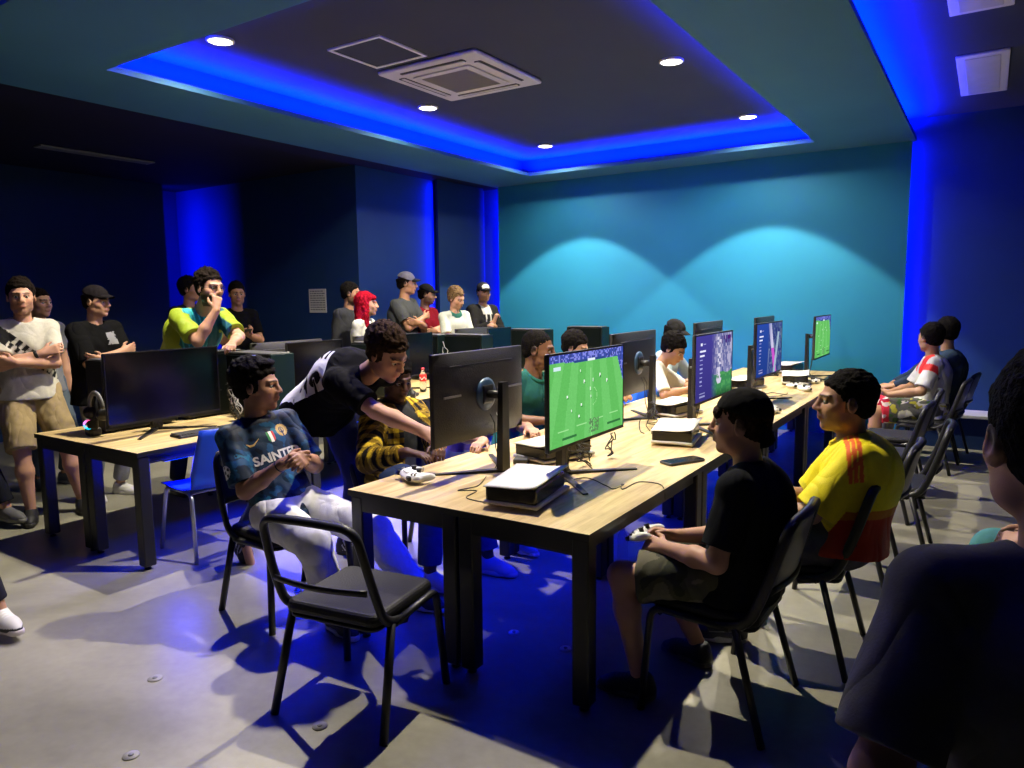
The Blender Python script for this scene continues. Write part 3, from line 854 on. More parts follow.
# ------------------------------------------------------------------ controllers
def make_controller():
    g = thing('game_controller', (0, 0, 0))
    # body as a smooth height field: two grips and a bridge
    vs = []; fs = []; n = 26; m_ = 16
    def outline(u):      # u -1..1 -> y range
        a = abs(u)
        back = .042-.012*a**4
        front = -.020-.055*math.exp(-((a-.78)/.17)**2)
        return front, back
    rows = []
    for s_ in (1, -1):
        for i in range(n+1):
            u = -1+2*i/n; f_, b_ = outline(u)
            sh = (1-abs(u)**8)
            for j in range(m_+1):
                v = j/m_; y = f_*sh+(b_*sh-f_*sh)*v
                e = (4*v*(1-v))**.45*(1-abs(u)**6)**.5
                z = .022+s_*e*(.019 if s_ > 0 else .017)
                vs.append((u*.080, y, z))
    N_ = (n+1)*(m_+1)
    for i in range(n):
        for j in range(m_):
            a = i*(m_+1)+j
            fs.append((a, a+m_+1, a+m_+2, a+1)); fs.append((a+N_, a+1+N_, a+m_+2+N_, a+m_+1+N_))
    MB().add(vs, fs, 0, True).build('shell', M_['white'], g)
    MB().rbox(-.026, .026, .006, .034, .036, .0425, .006, 2).build('touchpad', M_['off_white'], g)
    for sx in (-1, 1):
        s1 = MB().lathe([(.0085, .034), (.0085, .046), (.011, .047), (.011, .051), (.0, .0515)], 14, M=Matrix.Translation((sx*.027, -.012, 0))).build('thumbstick', M_['black'], g)
        MB().rbox(-.012, .012, 0, .016, .016, .034, .005, 2, M=Matrix.Translation((sx*.056, .030, 0))).build('trigger', M_['black'], g)
    bt_ = MB(); dp_ = MB()
    for dx, dy in ((0, .009), (0, -.009), (.009, 0), (-.009, 0)):
        bt_.lathe([(.0038, .034), (.0038, .0415), (0, .042)], 10, M=Matrix.Translation((.052+dx, .016+dy, 0)))
        dp_.box(-.052+dx-.003, -.052+dx+.003, .016+dy-.003, .016+dy+.003, .034, .0415)
    bt_.build('face_buttons', M_['mid_grey'], g); dp_.build('direction_pad', M_['mid_grey'], g)
    return g
ctl0 = make_controller()
CTL = [((-2.37, 2.70, HT), (0, 0, R(150)), 'white game controller lying alone near the corner of the middle table', 1.35),
       ((-1.37, 5.75, HT), (0, 0, R(-60)), 'white controller lying near the table edge behind the backwards cap', 1.25),
       ((-1.40, 7.18, HT), (0, 0, R(-75)), 'controller, right of two lying side by side before the yellow jersey boy', 1.15),
       ((-1.52, 7.38, HT), (0, 0, R(-120)), 'controller, left of two lying side by side before the yellow jersey boy', 1.15),
       ((-1.45, 7.85, HT), (0, 0, R(-100)), 'dark-shaded controller resting beside the far console', 1.1),
       ((-1.33, 5.12, HT), (0, 0, R(-80)), 'controller glimpsed just right of the backwards cap', 1.2)]
for i, (l, r_, lab, sc_) in enumerate(CTL):
    o = ctl0 if i == 0 else copy_tree(ctl0)
    o.location = l; o.rotation_euler = r_; o.scale = (sc_,)*3; tag(o, lab, 'game controller', 'game controllers lying on the middle table')

ph = thing('phone', (-1.36, 3.77, HT), R(62), 'black phone lying flat at the table edge by the backwards cap boy', 'phone')
MB().rbox(-.125, .125, -.05, .05, 0, .016, .012, 3).build('phone_body', M_['dark_grey'], ph)
MB().rbox(-.12, .12, -.045, .045, .016, .0165, .01, 2).build('phone_screen', M_['black_gloss'], ph)

# thin cords lying on the tables
def cord(label, pts, m='cable', r=.0025, zmin=HT+.003, seed=1):
    pts = [Vector(p) for p in pts]; out = []
    n = len(pts)
    for i in range(n-1):
        p0, p1, p2, p3 = pts[max(i-1, 0)], pts[i], pts[i+1], pts[min(i+2, n-1)]
        for s_ in range(8):
            t = s_/8
            v = .5*((2*p1)+(-p0+p2)*t+(2*p0-5*p1+4*p2-p3)*t*t+(-p0+3*p1-3*p2+p3)*t**3); v.z = max(v.z, zmin); out.append(v)
    out.append(pts[-1])
    return tag(MB().tube(out, r, 5).build('cord', M_[m]), label, 'cable', 'cords on the tables')
z_ = HT+.003
cord('thin black cord with a knot trailing over the near table edge', [(-1.72, 2.95, z_), (-1.66, 3.18, z_), (-1.50, 3.10, z_), (-1.44, 3.06, z_), (-1.415, 3.12, z_+.01), (-1.44, 3.15, z_), (-1.40, 3.08, z_), (-1.39, 3.24, z_), (-1.30, 3.26, z_), (-1.245, 3.20, z_), (-1.232, 3.19, .70)], zmin=.3)
cord('thin black cord looping in front of the nearest console', [(-2.10, 2.95, z_), (-2.03, 2.78, z_), (-2.06, 2.66, z_), (-1.98, 2.70, z_), (-1.95, 2.58, z_), (-1.83, 2.56, z_)])
cord('black cord hanging in a loop beneath the near end of the table', [(-1.70, 2.9, .70), (-1.66, 2.85, .62), (-1.62, 2.86, .50), (-1.57, 2.90, .46), (-1.52, 2.92, .52), (-1.50, 2.95, .68)], zmin=.1, r=.004)
cables('cable_tangle', 'knot of cables under the green football screen', [((-1.80, 3.25, .95), (-1.70-.03*k_, 3.35+.05*k_, HT+.01), 6, .05, 80+k_, .0035) for k_ in range(6)], M_['cable'], 'cable tangles on the middle table')
cables('cable_tangle', 'coiled cable bundle between green screen and second pole', [((-1.72, 3.62+.02*k_, .90), (-1.76, 3.66, HT+.01), 6, .035, 90+k_, .0035) for k_ in range(3)], M_['cable'], 'cable tangles on the middle table')
cables('cable_tangle', 'cables gathered by the second monitor pole', [((-2.0, 4.85+.03*k_, .9), (-1.85, 4.7-.1*k_, HT+.01), 6, .05, 100+k_, .0035) for k_ in range(4)], M_['cable'], 'cable tangles on the middle table')
cables('cable_tangle', 'cables around the pole of the blue menu screen', [((-1.75, 6.2+.05*k_, .82), (-1.5, 6.3+.2*k_, HT+.01), 6, .05, 110+k_, .0035) for k_ in range(4)], M_['cable'], 'cable tangles on the middle table')

for (x, y, lab) in ((-1.80, 4.50, 'small black adapter box before the second pole'), (-2.12, 3.32, 'small dark clutter box beside the nearest pole')):
    a_ = thing('power_adapter', (x, y, HT), .4, lab, 'adapter')
    MB().rbox(-.04, .04, -.06, .06, 0, .03, .008, 2).build('adapter_case', M_['dark_grey'], a_)
    MB().tube([(0, .06, .015), (.02, .1, .01), (.05, .14, .004)], .003, 6).build('lead', M_['cable'], a_)

# bottles
M_['pet'] = mat('clear_bottle_plastic', (.85, .9, .95), .08, trans=.92, ior=1.2)
M_['cola_label'] = mat('red_label', (.75, .03, .03), .4)
def make_bottle(loc, label, cap='red', lab=True, rot=None):
    b = thing('drink_bottle', loc, .4, label, 'bottle')
    if rot: b.rotation_euler = rot
    MB().lathe([(0, 0), (.026, 0), (.033, .008), (.034, .06), (.031, .10), (.034, .145), (.030, .17), (.014, .205), (.013, .222), (0, .222)], 24).build('bottle_body', M_['pet'], b)
    if cap: MB().lathe([(.0155, .215), (.0155, .236), (0, .237)], 20).build('bottle_cap', M_[cap], b)
    if lab:
        o = MB().lathe([(.0335, .105), (.0352, .11), (.0352, .165), (.032, .17)], 24).build('bottle_label', M_['cola_label'], b)
        w = MB()
        for k_ in range(14):
            a = R(-150+k_*11); z = .135+.010*sin(k_*.9)
            w.box(-.0035, .0035, -.0005, .0012, -.006, .006, M=Matrix.Translation((.0352*cos(a), .0352*sin(a), z)) @ Matrix.Rotation(a+pi/2, 4, 'Z') @ Matrix.Rotation(R(25), 4, 'Y'))
        w.build('lettering', M_['white'], o)
    return b
make_bottle((-4.60, 5.42, HT), 'clear drink bottle with red cap and red label on the left table')
make_bottle((-3.6, 4.6, 0), 'clear bottle on the floor below the left table edge', None, False)
make_bottle((-1.84, 4.05, 0), 'clear plastic bottle on the floor under the middle table', 'white', False)
# odd bits on the left table
for (x, y, lab) in ((-4.36, 5.72, 'small white carton by the drink bottle'), ):
    a_ = thing('carton', (x, y, HT), .3, lab, 'box'); MB().rbox(-.03, .03, -.04, .04, 0, .09, .003, 1).build('carton_body', M_['paper'], a_); MB().box(-.02, .02, -.0405, -.04, .03, .06).build('printed_mark', M_['mid_grey'], a_)
hd = thing('headphones', (-4.40, 4.92, HT), .5, 'black headphones lying on the left table below the curly-haired head', 'headset')
MB().tube([(.08*cos(R(a)), .02*sin(R(a)), .03+.09*sin(R(a))) for a in range(0, 181, 15)], .009, 8, flat=1.6).build('headband', M_['black'], hd)
for sx in (-1, 1): MB().lathe([(0, -.02), (.035, -.02), (.042, 0), (.035, .02), (0, .02)], 18, M=Matrix.Translation((sx*.08, 0, .043)) @ Matrix.Rotation(R(90), 4, 'Y')).build('ear_cup', M_['black'], hd)
# tower light and drive label
lb = tag(MB().box(-4.915, -4.913, 2.56, 2.64, 1.0, 1.03).box(-4.915, -4.913, 2.57, 2.62, .85, .875).build('sticker', M_['paper']), 'small white sticker on the tower left of the large monitor', 'label')
# blue status light under the left desk
st = thing('usb_hub', (-4.78, 2.50, .62), 0, 'tiny hub with a bright blue light under the left table', 'electronics')
MB().rbox(-.05, .05, -.02, .02, 0, .03, .005, 2).build('hub_case', M_['black'], st)
MB().box(-.012, .012, -.0215, -.02, .01, .02).build('status_light', M_['led_small'], st)
# flat discs and marks set in the floor
def floor_disc(x, y, r, lab, m):
    o = thing('floor_disc', (x, y, 0), 0, lab, 'floor marker', 'little discs stuck on the concrete floor')
    MB().lathe([(r, 0), (r*.96, .004), (0, .005)], 20).build('disc', m, o)
    MB().lathe([(r*.35, .005), (r*.3, .008), (0, .008)], 12).build('disc_hub', M_['mid_grey'], o)
M_['disc'] = mat('worn_disc', (.33, .32, .30), .5)
floor_disc(-1.59, 2.86, .028, 'white disc on the floor just left of the near right table leg', M_['white'])
floor_disc(-1.89, 2.87, .028, 'white disc on the floor between the near table legs', M_['white'])
floor_disc(-3.0, 1.66, .032, 'worn grey disc on the open floor left of the empty near chair', M_['disc'])
floor_disc(-2.10, 1.80, .030, 'worn grey disc on the floor under the empty near chair', M_['disc'])
floor_disc(-2.55, 1.30, .03, 'worn grey disc on the floor at the bottom edge below the near chair', M_['disc'])
# ------------------------------------------------------------------ distance-field modelling for people
class Field:
    def __init__(s, lo, hi, h):
        s.h = h; s.lo = np.array(lo, np.float32)
        s.n = np.maximum(((np.array(hi)-np.array(lo))/h).astype(int)+2, 4)
        s.ax = [s.lo[i]+h*np.arange(s.n[i], dtype=np.float32) for i in range(3)]
        s.v = np.full(tuple(s.n), .5, np.float32)
    def sub(s, lo, hi, pad):
        i0 = np.clip(np.floor((np.array(lo)-pad-s.lo)/s.h).astype(int), 0, s.n); i1 = np.clip(np.ceil((np.array(hi)+pad-s.lo)/s.h).astype(int)+1, 0, s.n)
        if (i1 <= i0).any(): return None
        sl = tuple(slice(a, b) for a, b in zip(i0, i1))
        P = [s.ax[0][sl[0]][:, None, None], s.ax[1][sl[1]][None, :, None], s.ax[2][sl[2]][None, None, :]]
        return sl, P
    def join(s, sl, d, k):
        a = s.v[sl]
        if k > 0:
            h = np.maximum(k-np.abs(a-d), 0)/k
            s.v[sl] = np.minimum(a, d)-h*h*k*.25
        else: s.v[sl] = np.minimum(a, d)
    def carve(s, sl, d, k):
        a = s.v[sl]; b = -d
        if k > 0:
            h = np.maximum(k-np.abs(a-b), 0)/k
            s.v[sl] = np.maximum(a, b)+h*h*k*.25
        else: s.v[sl] = np.maximum(a, b)
def rc(a, b, ra, rb=None, k=.02, flat=None, cuts=(), neg=False):
    return ('c', np.array(a, float), np.array(b, float), ra, ra if rb is None else rb, k, flat, cuts, neg)
def el(c, r, A=None, k=.02, cuts=(), neg=False):
    return ('e', np.array(c, float), np.array(r, float), np.eye(3) if A is None else np.array(A, float), k, cuts, neg)
def prim_bounds(p):
    if p[0] == 'c':
        r = max(p[3], p[4]); return np.minimum(p[1], p[2])-r, np.maximum(p[1], p[2])+r
    R_ = np.sqrt(((p[3].T*p[2][None, :])**2).sum(1)); return p[1]-R_, p[1]+R_
def run_field(prims, h, extra=None, warp=None):
    pos = [p for p in prims if not p[-1]]
    lo = np.min([prim_bounds(p)[0] for p in pos], 0)-3*h-.012; hi = np.max([prim_bounds(p)[1] for p in pos], 0)+3*h+.012
    F_ = Field(lo, hi, h)
    for p in prims:
        b0, b1 = prim_bounds(p); k = p[5] if p[0] == 'c' else p[4]
        q = F_.sub(b0, b1, k+2*h)
        if q is None: continue
        sl, P = q
        if p[0] == 'c':
            a, b = p[1], p[2]; ab = b-a; L2 = float(ab@ab)+1e-12
            X, Y, Z = P[0]-a[0], P[1]-a[1], P[2]-a[2]
            t = np.clip((X*ab[0]+Y*ab[1]+Z*ab[2])/L2, 0, 1)
            dx, dy, dz = X-t*ab[0], Y-t*ab[1], Z-t*ab[2]
            q2 = dx*dx+dy*dy+dz*dz
            if p[6] is not None:
                n_, f = p[6]; pr_ = dx*n_[0]+dy*n_[1]+dz*n_[2]; q2 = q2+(f*f-1)*pr_*pr_
            d = np.sqrt(q2)-(p[3]+t*(p[4]-p[3]))
            cuts = p[7]
        else:
            A, r = p[3], p[2]
            X, Y, Z = P[0]-p[1][0], P[1]-p[1][1], P[2]-p[1][2]
            u0 = (X*A[0, 0]+Y*A[1, 0]+Z*A[2, 0]); u1 = (X*A[0, 1]+Y*A[1, 1]+Z*A[2, 1]); u2 = (X*A[0, 2]+Y*A[1, 2]+Z*A[2, 2])
            k0 = np.sqrt((u0/r[0])**2+(u1/r[1])**2+(u2/r[2])**2)
            k1 = np.sqrt((u0/r[0]**2)**2+(u1/r[1]**2)**2+(u2/r[2]**2)**2)
            d = k0*(k0-1)/np.maximum(k1, 1e-6); cuts = p[5]
        for c0, n0 in cuts:
            d = np.maximum(d, (P[0]-c0[0])*n0[0]+(P[1]-c0[1])*n0[1]+(P[2]-c0[2])*n0[2])
        (F_.carve if p[-1] else F_.join)(sl, d.astype(np.float32), k)
    return F_
def nets(F_):
    """surface nets -> verts, quads"""
    v = F_.v; ins = v < 0
    c = np.zeros(tuple(np.array(v.shape)-1), np.int8)
    for i in (0, 1):
        for j in (0, 1):
            for k in (0, 1):
                c += ins[i:i+c.shape[0], j:j+c.shape[1], k:k+c.shape[2]]
    I = np.argwhere((c > 0) & (c < 8))
    if len(I) == 0: return np.zeros((0, 3)), np.zeros((0, 4), int)
    idx = np.full(c.shape, -1, np.int32); idx[tuple(I.T)] = np.arange(len(I))
    val = {}
    for i in (0, 1):
        for j in (0, 1):
            for k in (0, 1): val[i, j, k] = v[I[:, 0]+i, I[:, 1]+j, I[:, 2]+k]
    acc = np.zeros((len(I), 3)); cnt = np.zeros(len(I))
    cs = list(val.keys())
    for a in cs:
        for d in range(3):
            if a[d] == 0:
                b = list(a); b[d] = 1; b = tuple(b); va, vb = val[a], val[b]
                m = (va < 0) != (vb < 0)
                t = np.where(m, va/np.where(m, va-vb, 1), 0)
                p = np.tile(np.array(a, float), (len(I), 1)); p[:, d] = t
                acc += p*m[:, None]; cnt += m
    V = (I+acc/np.maximum(cnt, 1)[:, None])*F_.h+F_.lo
    Q = []
    for d in range(3):
        e, f = (d+1) % 3, (d+2) % 3
        s0 = [slice(None)]*3; s1 = [slice(None)]*3
        s0[d] = slice(0, -1); s1[d] = slice(1, None)
        A, B = ins[tuple(s0)], ins[tuple(s1)]
        E_ = np.argwhere(A != B)
        ok = (E_[:, e] > 0) & (E_[:, f] > 0) & (E_[:, e] < c.shape[e]) & (E_[:, f] < c.shape[f])
        E_ = E_[ok]
        o = A[tuple(E_.T)]
        def g(de, df):
            q = E_.copy(); q[:, e] += de; q[:, f] += df; return idx[tuple(q.T)]
        q = np.stack([g(-1, -1), g(0, -1), g(0, 0), g(-1, 0)], 1)
        q[~o] = q[~o][:, ::-1]
        Q.append(q)
    Q = np.concatenate(Q); Q = Q[(Q >= 0).all(1)]
    return V, Q
def mesh_from(name, V, Q, smooth=2):
    V = V.copy()
    if smooth:
        E_ = np.concatenate([Q[:, [0, 1]], Q[:, [1, 2]], Q[:, [2, 3]], Q[:, [3, 0]]])
        for _ in range(smooth):
            S = np.zeros_like(V); n = np.zeros(len(V))
            for a, b in ((0, 1), (1, 0)):
                for ax in range(3): S[:, ax] += np.bincount(E_[:, a], V[E_[:, b], ax], len(V))
                n += np.bincount(E_[:, a], minlength=len(V))
            V = V*.5+.5*S/np.maximum(n, 1)[:, None]
    me = bpy.data.meshes.new(name)
    me.vertices.add(len(V)); me.vertices.foreach_set('co', V.astype(np.float32).ravel())
    me.loops.add(len(Q)*4); me.loops.foreach_set('vertex_index', Q.astype(np.int32).ravel())
    me.polygons.add(len(Q)); me.polygons.foreach_set('loop_start', np.arange(0, len(Q)*4, 4, dtype=np.int32))
    me.polygons.foreach_set('loop_total', np.full(len(Q), 4, np.int32))
    me.polygons.foreach_set('use_smooth', np.ones(len(Q), bool))
    me.update(calc_edges=True)
    return me, V
def vnormals(V, Q):
    n = np.cross(V[Q[:, 2]]-V[Q[:, 0]], V[Q[:, 3]]-V[Q[:, 1]])
    N_ = np.zeros_like(V)
    for c_ in range(4):
        for ax in range(3): N_[:, ax] += np.bincount(Q[:, c_], n[:, ax], len(V))
    return N_/np.maximum(np.linalg.norm(N_, axis=1), 1e-9)[:, None]
def wob(V, fr, seed):
    """cheap smooth noise in -1..1"""
    rg = np.random.RandomState(seed); out = np.zeros(len(V))
    for i in range(7):
        d = rg.normal(size=3); d /= np.linalg.norm(d); ph = rg.uniform(0, 6.28)
        out += np.sin(V@d*fr*rg.uniform(.6, 1.6)+ph+1.3*np.sin(V@rg.normal(size=3)*fr*.5))
    return out/4
def solid(name, prims, h, mats, parent, col=None, noise=None, smooth=2):
    F_ = run_field(prims, h); V, Q = nets(F_)
    if noise:
        amp, fr, sd = noise[:3]
        V = V+vnormals(V, Q)*(wob(V, fr, sd)*amp+(np.abs(wob(V*np.array([1, 1, .6]), fr*2.1, sd+5))-.3)*amp*(.7 if len(noise) < 4 else 0))[:, None]
    me, V = mesh_from(name, V, Q, smooth)
    if col is not None:
        c = np.ones((len(V), 4), np.float32); c[:, :3] = col(V, vnormals(V, Q))
        ca = me.color_attributes.new('Col', 'FLOAT_COLOR', 'POINT'); ca.data.foreach_set('color', c.ravel())
    return link(name, me, parent, mats)

def skin_mat():
    m = mat('skin', (1, 1, 1), .5, attr='Col', spec=.4, bump=.06, bscale=250)
    m.node_tree.nodes['Principled BSDF'].inputs['Subsurface Weight'].default_value = .0
    return m
M_['skin'] = skin_mat()
M_['cloth'] = mat('woven_cloth', (1, 1, 1), .9, attr='Col', spec=.06, var=.06, vscale=40, bump=.12, bscale=220)
M_['jersey'] = mat('jersey_knit', (1, 1, 1), .6, attr='Col', spec=.3, var=.04, vscale=60, bump=.15, bscale=300)
def folds(m, sc, dist, strength):
    nt = m.node_tree; b = nt.nodes['Principled BSDF']; old = b.inputs['Normal'].links[0].from_node
    tc = nt.nodes.new('ShaderNodeTexCoord'); mp = nt.nodes.new('ShaderNodeMapping'); mp.inputs['Scale'].default_value = (1.5, 1.5, .8); mp.inputs['Rotation'].default_value = (.4, .5, .3)
    n = nt.nodes.new('ShaderNodeTexNoise'); n.inputs['Scale'].default_value = sc; n.inputs['Detail'].default_value = 1.2; n.inputs['Distortion'].default_value = 1.0
    nt.links.new(tc.outputs['Object'], mp.inputs['Vector']); nt.links.new(mp.outputs['Vector'], n.inputs['Vector'])
    ab = nt.nodes.new('ShaderNodeMath'); ab.operation = 'SUBTRACT'; ab.inputs[1].default_value = .5; a2 = nt.nodes.new('ShaderNodeMath'); a2.operation = 'ABSOLUTE'
    nt.links.new(n.outputs['Fac'], ab.inputs[0]); nt.links.new(ab.outputs[0], a2.inputs[0])
    bp = nt.nodes.new('ShaderNodeBump'); bp.inputs['Strength'].default_value = strength; bp.inputs['Distance'].default_value = dist
    nt.links.new(a2.outputs[0], bp.inputs['Height']); nt.links.new(old.outputs['Normal'], bp.inputs['Normal']); nt.links.new(bp.outputs['Normal'], b.inputs['Normal'])
folds(M_['cloth'], 3.4, .10, .42); folds(M_['jersey'], 4.2, .09, .42)
M_['hair'] = mat('hair', (1, 1, 1), .8, attr='Col', spec=.06, var=.45, vscale=90, bump=.6, bscale=130)
M_['eye_white'] = mat('eye_white', (.42, .40, .37), .3)
M_['iris'] = mat('iris', (.02, .012, .008), .15)
M_['shoe'] = mat('shoe_fabric', (1, 1, 1), .6, attr='Col', var=.1)
M_['glasses'] = mat('glasses_frame', (.01, .01, .01), .3)

def nz(v): v = np.array(v, float); return v/np.linalg.norm(v)
def basis(fwd, up):
    """columns: right, forward, up"""
    f = nz(fwd); u = np.array(up, float); r_ = nz(np.cross(f, u)); u = np.cross(r_, f)
    return np.stack([r_, f, u], 1)
def rotx(a): return np.array([[1, 0, 0], [0, cos(a), -sin(a)], [0, sin(a), cos(a)]])
def roty(a): return np.array([[cos(a), 0, sin(a)], [0, 1, 0], [-sin(a), 0, cos(a)]])
def rotz(a): return np.array([[cos(a), -sin(a), 0], [sin(a), cos(a), 0], [0, 0, 1]])
def ik(a, t, l1, l2, hint):
    a, t, hint = np.array(a, float), np.array(t, float), np.array(hint, float)
    d = t-a; L = np.linalg.norm(d)
    if L > (l1+l2)*.995: t = a+d/L*(l1+l2)*.995; d = t-a; L = np.linalg.norm(d)
    L = max(L, abs(l1-l2)+.02); u = d/np.linalg.norm(d)
    x = (l1*l1-l2*l2+L*L)/(2*L); hh = math.sqrt(max(l1*l1-x*x, 0))
    hn = hint-u*(hint@u); hn = hn/max(np.linalg.norm(hn), 1e-6)
    return a+u*x+hn*hh, t

SK = {'fair': (.50, .27, .185), 'light': (.46, .25, .165), 'tan': (.36, .185, .11), 'olive': (.38, .21, .125), 'brown': (.16, .075, .042), 'dark': (.085, .038, .022)}
HR = {'black': (.006, .005, .0045), 'dark': (.009, .006, .0045), 'brown': (.026, .014, .008), 'light': (.16, .10, .05), 'grey': (.10, .095, .09), 'red': (.30, .005, .020)}

def person(p):
    """builds one person; everything in a local frame: +y is where the hips face, z=0 the floor"""
    s = p.get('s', 1.08); h = p.get('h', .008); rg = random.Random(p.get('seed', 1)); seed = p.get('seed', 1)
    yaw = facing(*p['face'])
    bx, by = p['at']
    root = thing('person', (bx, by, 0), yaw, p['label'], 'person', None)
    cz, sz = cos(-yaw), sin(-yaw)
    def W(q): dx, dy = q[0]-bx, q[1]-by; return np.array([cz*dx-sz*dy, sz*dx+cz*dy, q[2]])
    def Wd(q): return np.array([cz*q[0]-sz*q[1], sz*q[0]+cz*q[1], q[2]])
    w = p.get('w', 1.0)                                  # girth
    hp = p['hip']; P = np.array([0, 0, hp])
    lean, side, tw = R(p.get('lean', 0)), R(p.get('side', 0)), R(p.get('twist', 0))
    Rl = rotz(tw*.4)@roty(side*.6)@rotx(-lean*.75); Rt = rotz(tw)@roty(side)@rotx(-lean)
    bend = R(p.get('stoop', 8))
    bw = p.get('shoulder', .160)*s
    look = Wd(p['look']) if 'look' in p else None
    if 'head_at' in p:
        Hc = W(p['head_at']); lk = look if look is not None else np.array([0, 1, 0.])
        lh = nz([lk[0], lk[1], 0])
        nv = np.array(p['neckv']) if 'neckv' in p else np.array([0, 0, .150])
        Nb = Hc-(nv+(lh*.035 if 'neckv' not in p else 0))*s*p.get('neckl', 1)
        vec = Nb-P
        lean = math.atan2(vec[1], vec[2]); side = math.atan2(vec[0], math.hypot(vec[1], vec[2]))
        Rt = rotx(-lean)@roty(side)@rotz(tw); Rl = rotx(-lean*.7)@roty(side*.7)@rotz(tw*.3)
        cv = p.get('curve', .03)*s
        Wst = P+vec*.28-Rt[:, 1]*cv*.6; Ch = P+vec*.62-Rt[:, 1]*cv
        Ru = Rt@rotx(-bend)
        p['_k'] = np.linalg.norm(vec)/(.5*s)
        if not .85 < p['_k'] < 1.18: print('SPINE', p['label'][:30], round(p['_k'], 2))
    else:
        Wst = P+Rl@np.array([0, 0, .14])*s; Ch = Wst+Rt@np.array([0, .0, .17])*s
        Ru = Rt@rotx(-bend)
        Nb = Ch+Ru@np.array([0, -.012, .19])*s
        Hc = Nb+(Ru@rotx(-R(p.get('neck', 6)))@np.array([0, .025, .175]))*s
    Sh = {q: Nb+Ru@np.array([q*bw, 0, -.074*s]) for q in (-1, 1)}
    if look is None: look = Ru@np.array([0, 1, 0])
    upv = Wd(p['headup']) if 'headup' in p else np.array([0, 0, 1.])
    Hb = basis(look, upv); hs_ = s*p.get('head', 1.0)
    def hd(x, y, z): return Hc+Hb@np.array([x, y, z])*hs_
    sk = np.array(SK[p.get('skin', 'light')]); hc = np.array(HR[p.get('hair', 'dark')])
    # arms
    ua, fa = .29*s, .26*s
    arms = {}
    for q, nm in ((-1, 'L'), (1, 'R')):
        a = p.get('arm'+nm, {})
        if 'to' in a: tgt = W(a['to'])
        elif 'loc' in a: tgt = np.array(a['loc'])*s+np.array([0, 0, hp])
        else: tgt = Sh[q]+np.array([q*.06, .03, -.54])*s
        hint = np.array(a.get('elbow', (q*.35, -.8, -.3)))
        El, Wr = ik(Sh[q], tgt, ua, fa, hint)
        arms[q] = (Sh[q], El, Wr, a)
    # legs
    th, shk = .44*s, .42*s
    legs = {}
    for q, nm in ((-1, 'L'), (1, 'R')):
        a = p.get('leg'+nm, {})
        Hp = P+Rl@np.array([q*.092, 0, -.02])*s
        if 'to' in a: tgt = W(a['to'])
        elif 'loc' in a: tgt = np.array(a['loc'], float)
        else: tgt = np.array([q*.12*s, 0, .09*s])
        Kn, An = ik(Hp, tgt, th, shk, np.array(a.get('knee', (q*.15, 1, .25))))
        fd = a.get('foot', (q*.15, 1, 0)); fd = nz(Wd(fd) if a.get('wfoot') else np.array(fd, float))
        legs[q] = (Hp, Kn, An, fd)
    # ---------------- skin body
    B = []
    hdl = p.get('detail', 1)
    Af = (Ru@np.array([0, 1, 0]), 1.45)
    B += [el(P+Rl@np.array([0, -.01, .0])*s, np.array([.15*w, .105*w, .12])*s, Rl, .05),
          rc(P+Rl@np.array([0, 0, .05])*s, Ch, .115*s*w, .12*s*w, .06, (Rt@np.array([0, 1, 0]), 1.3)),
          el(Ch+Ru@np.array([0, .0, .0])*s, np.array([.148*w, .10*w, .16])*s, Ru, .05),
          rc(Sh[-1], Sh[1], .040*s, None, .05)]
    nk = .056*s*p.get('neckw', 1)
    B += [rc(Nb-Ru@np.array([0, 0, .05])*s, hd(0, -.022, -.055), nk*1.05, nk*.92, .035)]
    for q in (-1, 1):
        S_, E_, W_, a = arms[q]
        g = p.get('armw', 1)
        B += [rc(S_, E_, .043*s*w**.4*g, .039*s*g, .03), rc(E_, E_+(W_-E_)*.4, .040*s*g, .041*s*g, .02), rc(E_+(W_-E_)*.4, W_, .041*s*g, .027*s, .02)]
        # hand
        fa_d = nz(W_-E_)
        hd_dir = nz(Wd(a['hdir'])) if 'hdir' in a else fa_d
        pn = Wd(a['palm']) if 'palm' in a else np.array([-q*.6, 0, -.8])       # where the palm looks
        HB = basis(hd_dir, -np.array(pn, float))      # right, along fingers, back of hand
        rr, ff, bb = HB[:, 0], HB[:, 1], HB[:, 2]
        thumb = q*(-1)    # thumb side: hand pointing forward, palm down: thumb inward
        hsz = s*.95
        m0 = W_+ff*.012*hsz
        B += [rc(W_, m0+ff*.03*hsz, .027*s, .024*s, .015, (bb, 1.25))]
        for k_, (ox, ln) in enumerate(((-.030, .068), (-.010, .078), (.010, .073), (.030, .058))):
            # index nearest the thumb side
            ox_ = -ox*thumb
            kn = m0+(rr*ox_*.95*1.0+ff*.085)*hsz
            B += [rc(m0+rr*ox_*.5*hsz+ff*.01*hsz, kn, .0165*hsz, .0125*hsz, .012)]
            cu = a.get('curl', .5)*(1+.12*k_); d1 = ff*cos(cu*.7)-bb*sin(cu*.7); d2 = ff*cos(cu*1.6)-bb*sin(cu*1.6); d3 = ff*cos(cu*2.3)-bb*sin(cu*2.3)
            spread_ = rr*ox_*a.get('spread', 1.2)
            j1 = kn+(d1+spread_*3)*ln*.45*hsz; j2 = j1+(d2+spread_)*ln*.32*hsz; j3 = j2+d3*ln*.26*hsz
            fr_ = .0088*hsz
            B += [rc(kn, j1, .0105*hsz, fr_, .005), rc(j1, j2, fr_, fr_*.93, .003), rc(j2, j3, fr_*.93, fr_*.8, .003)]
        tb = m0+(rr*thumb*(.026)+ff*.018-bb*.006)*hsz
        t1 = tb+(rr*thumb*.026+ff*.026-bb*.012)*hsz; t2 = t1+(rr*thumb*.006+ff*.030-bb*.008)*hsz
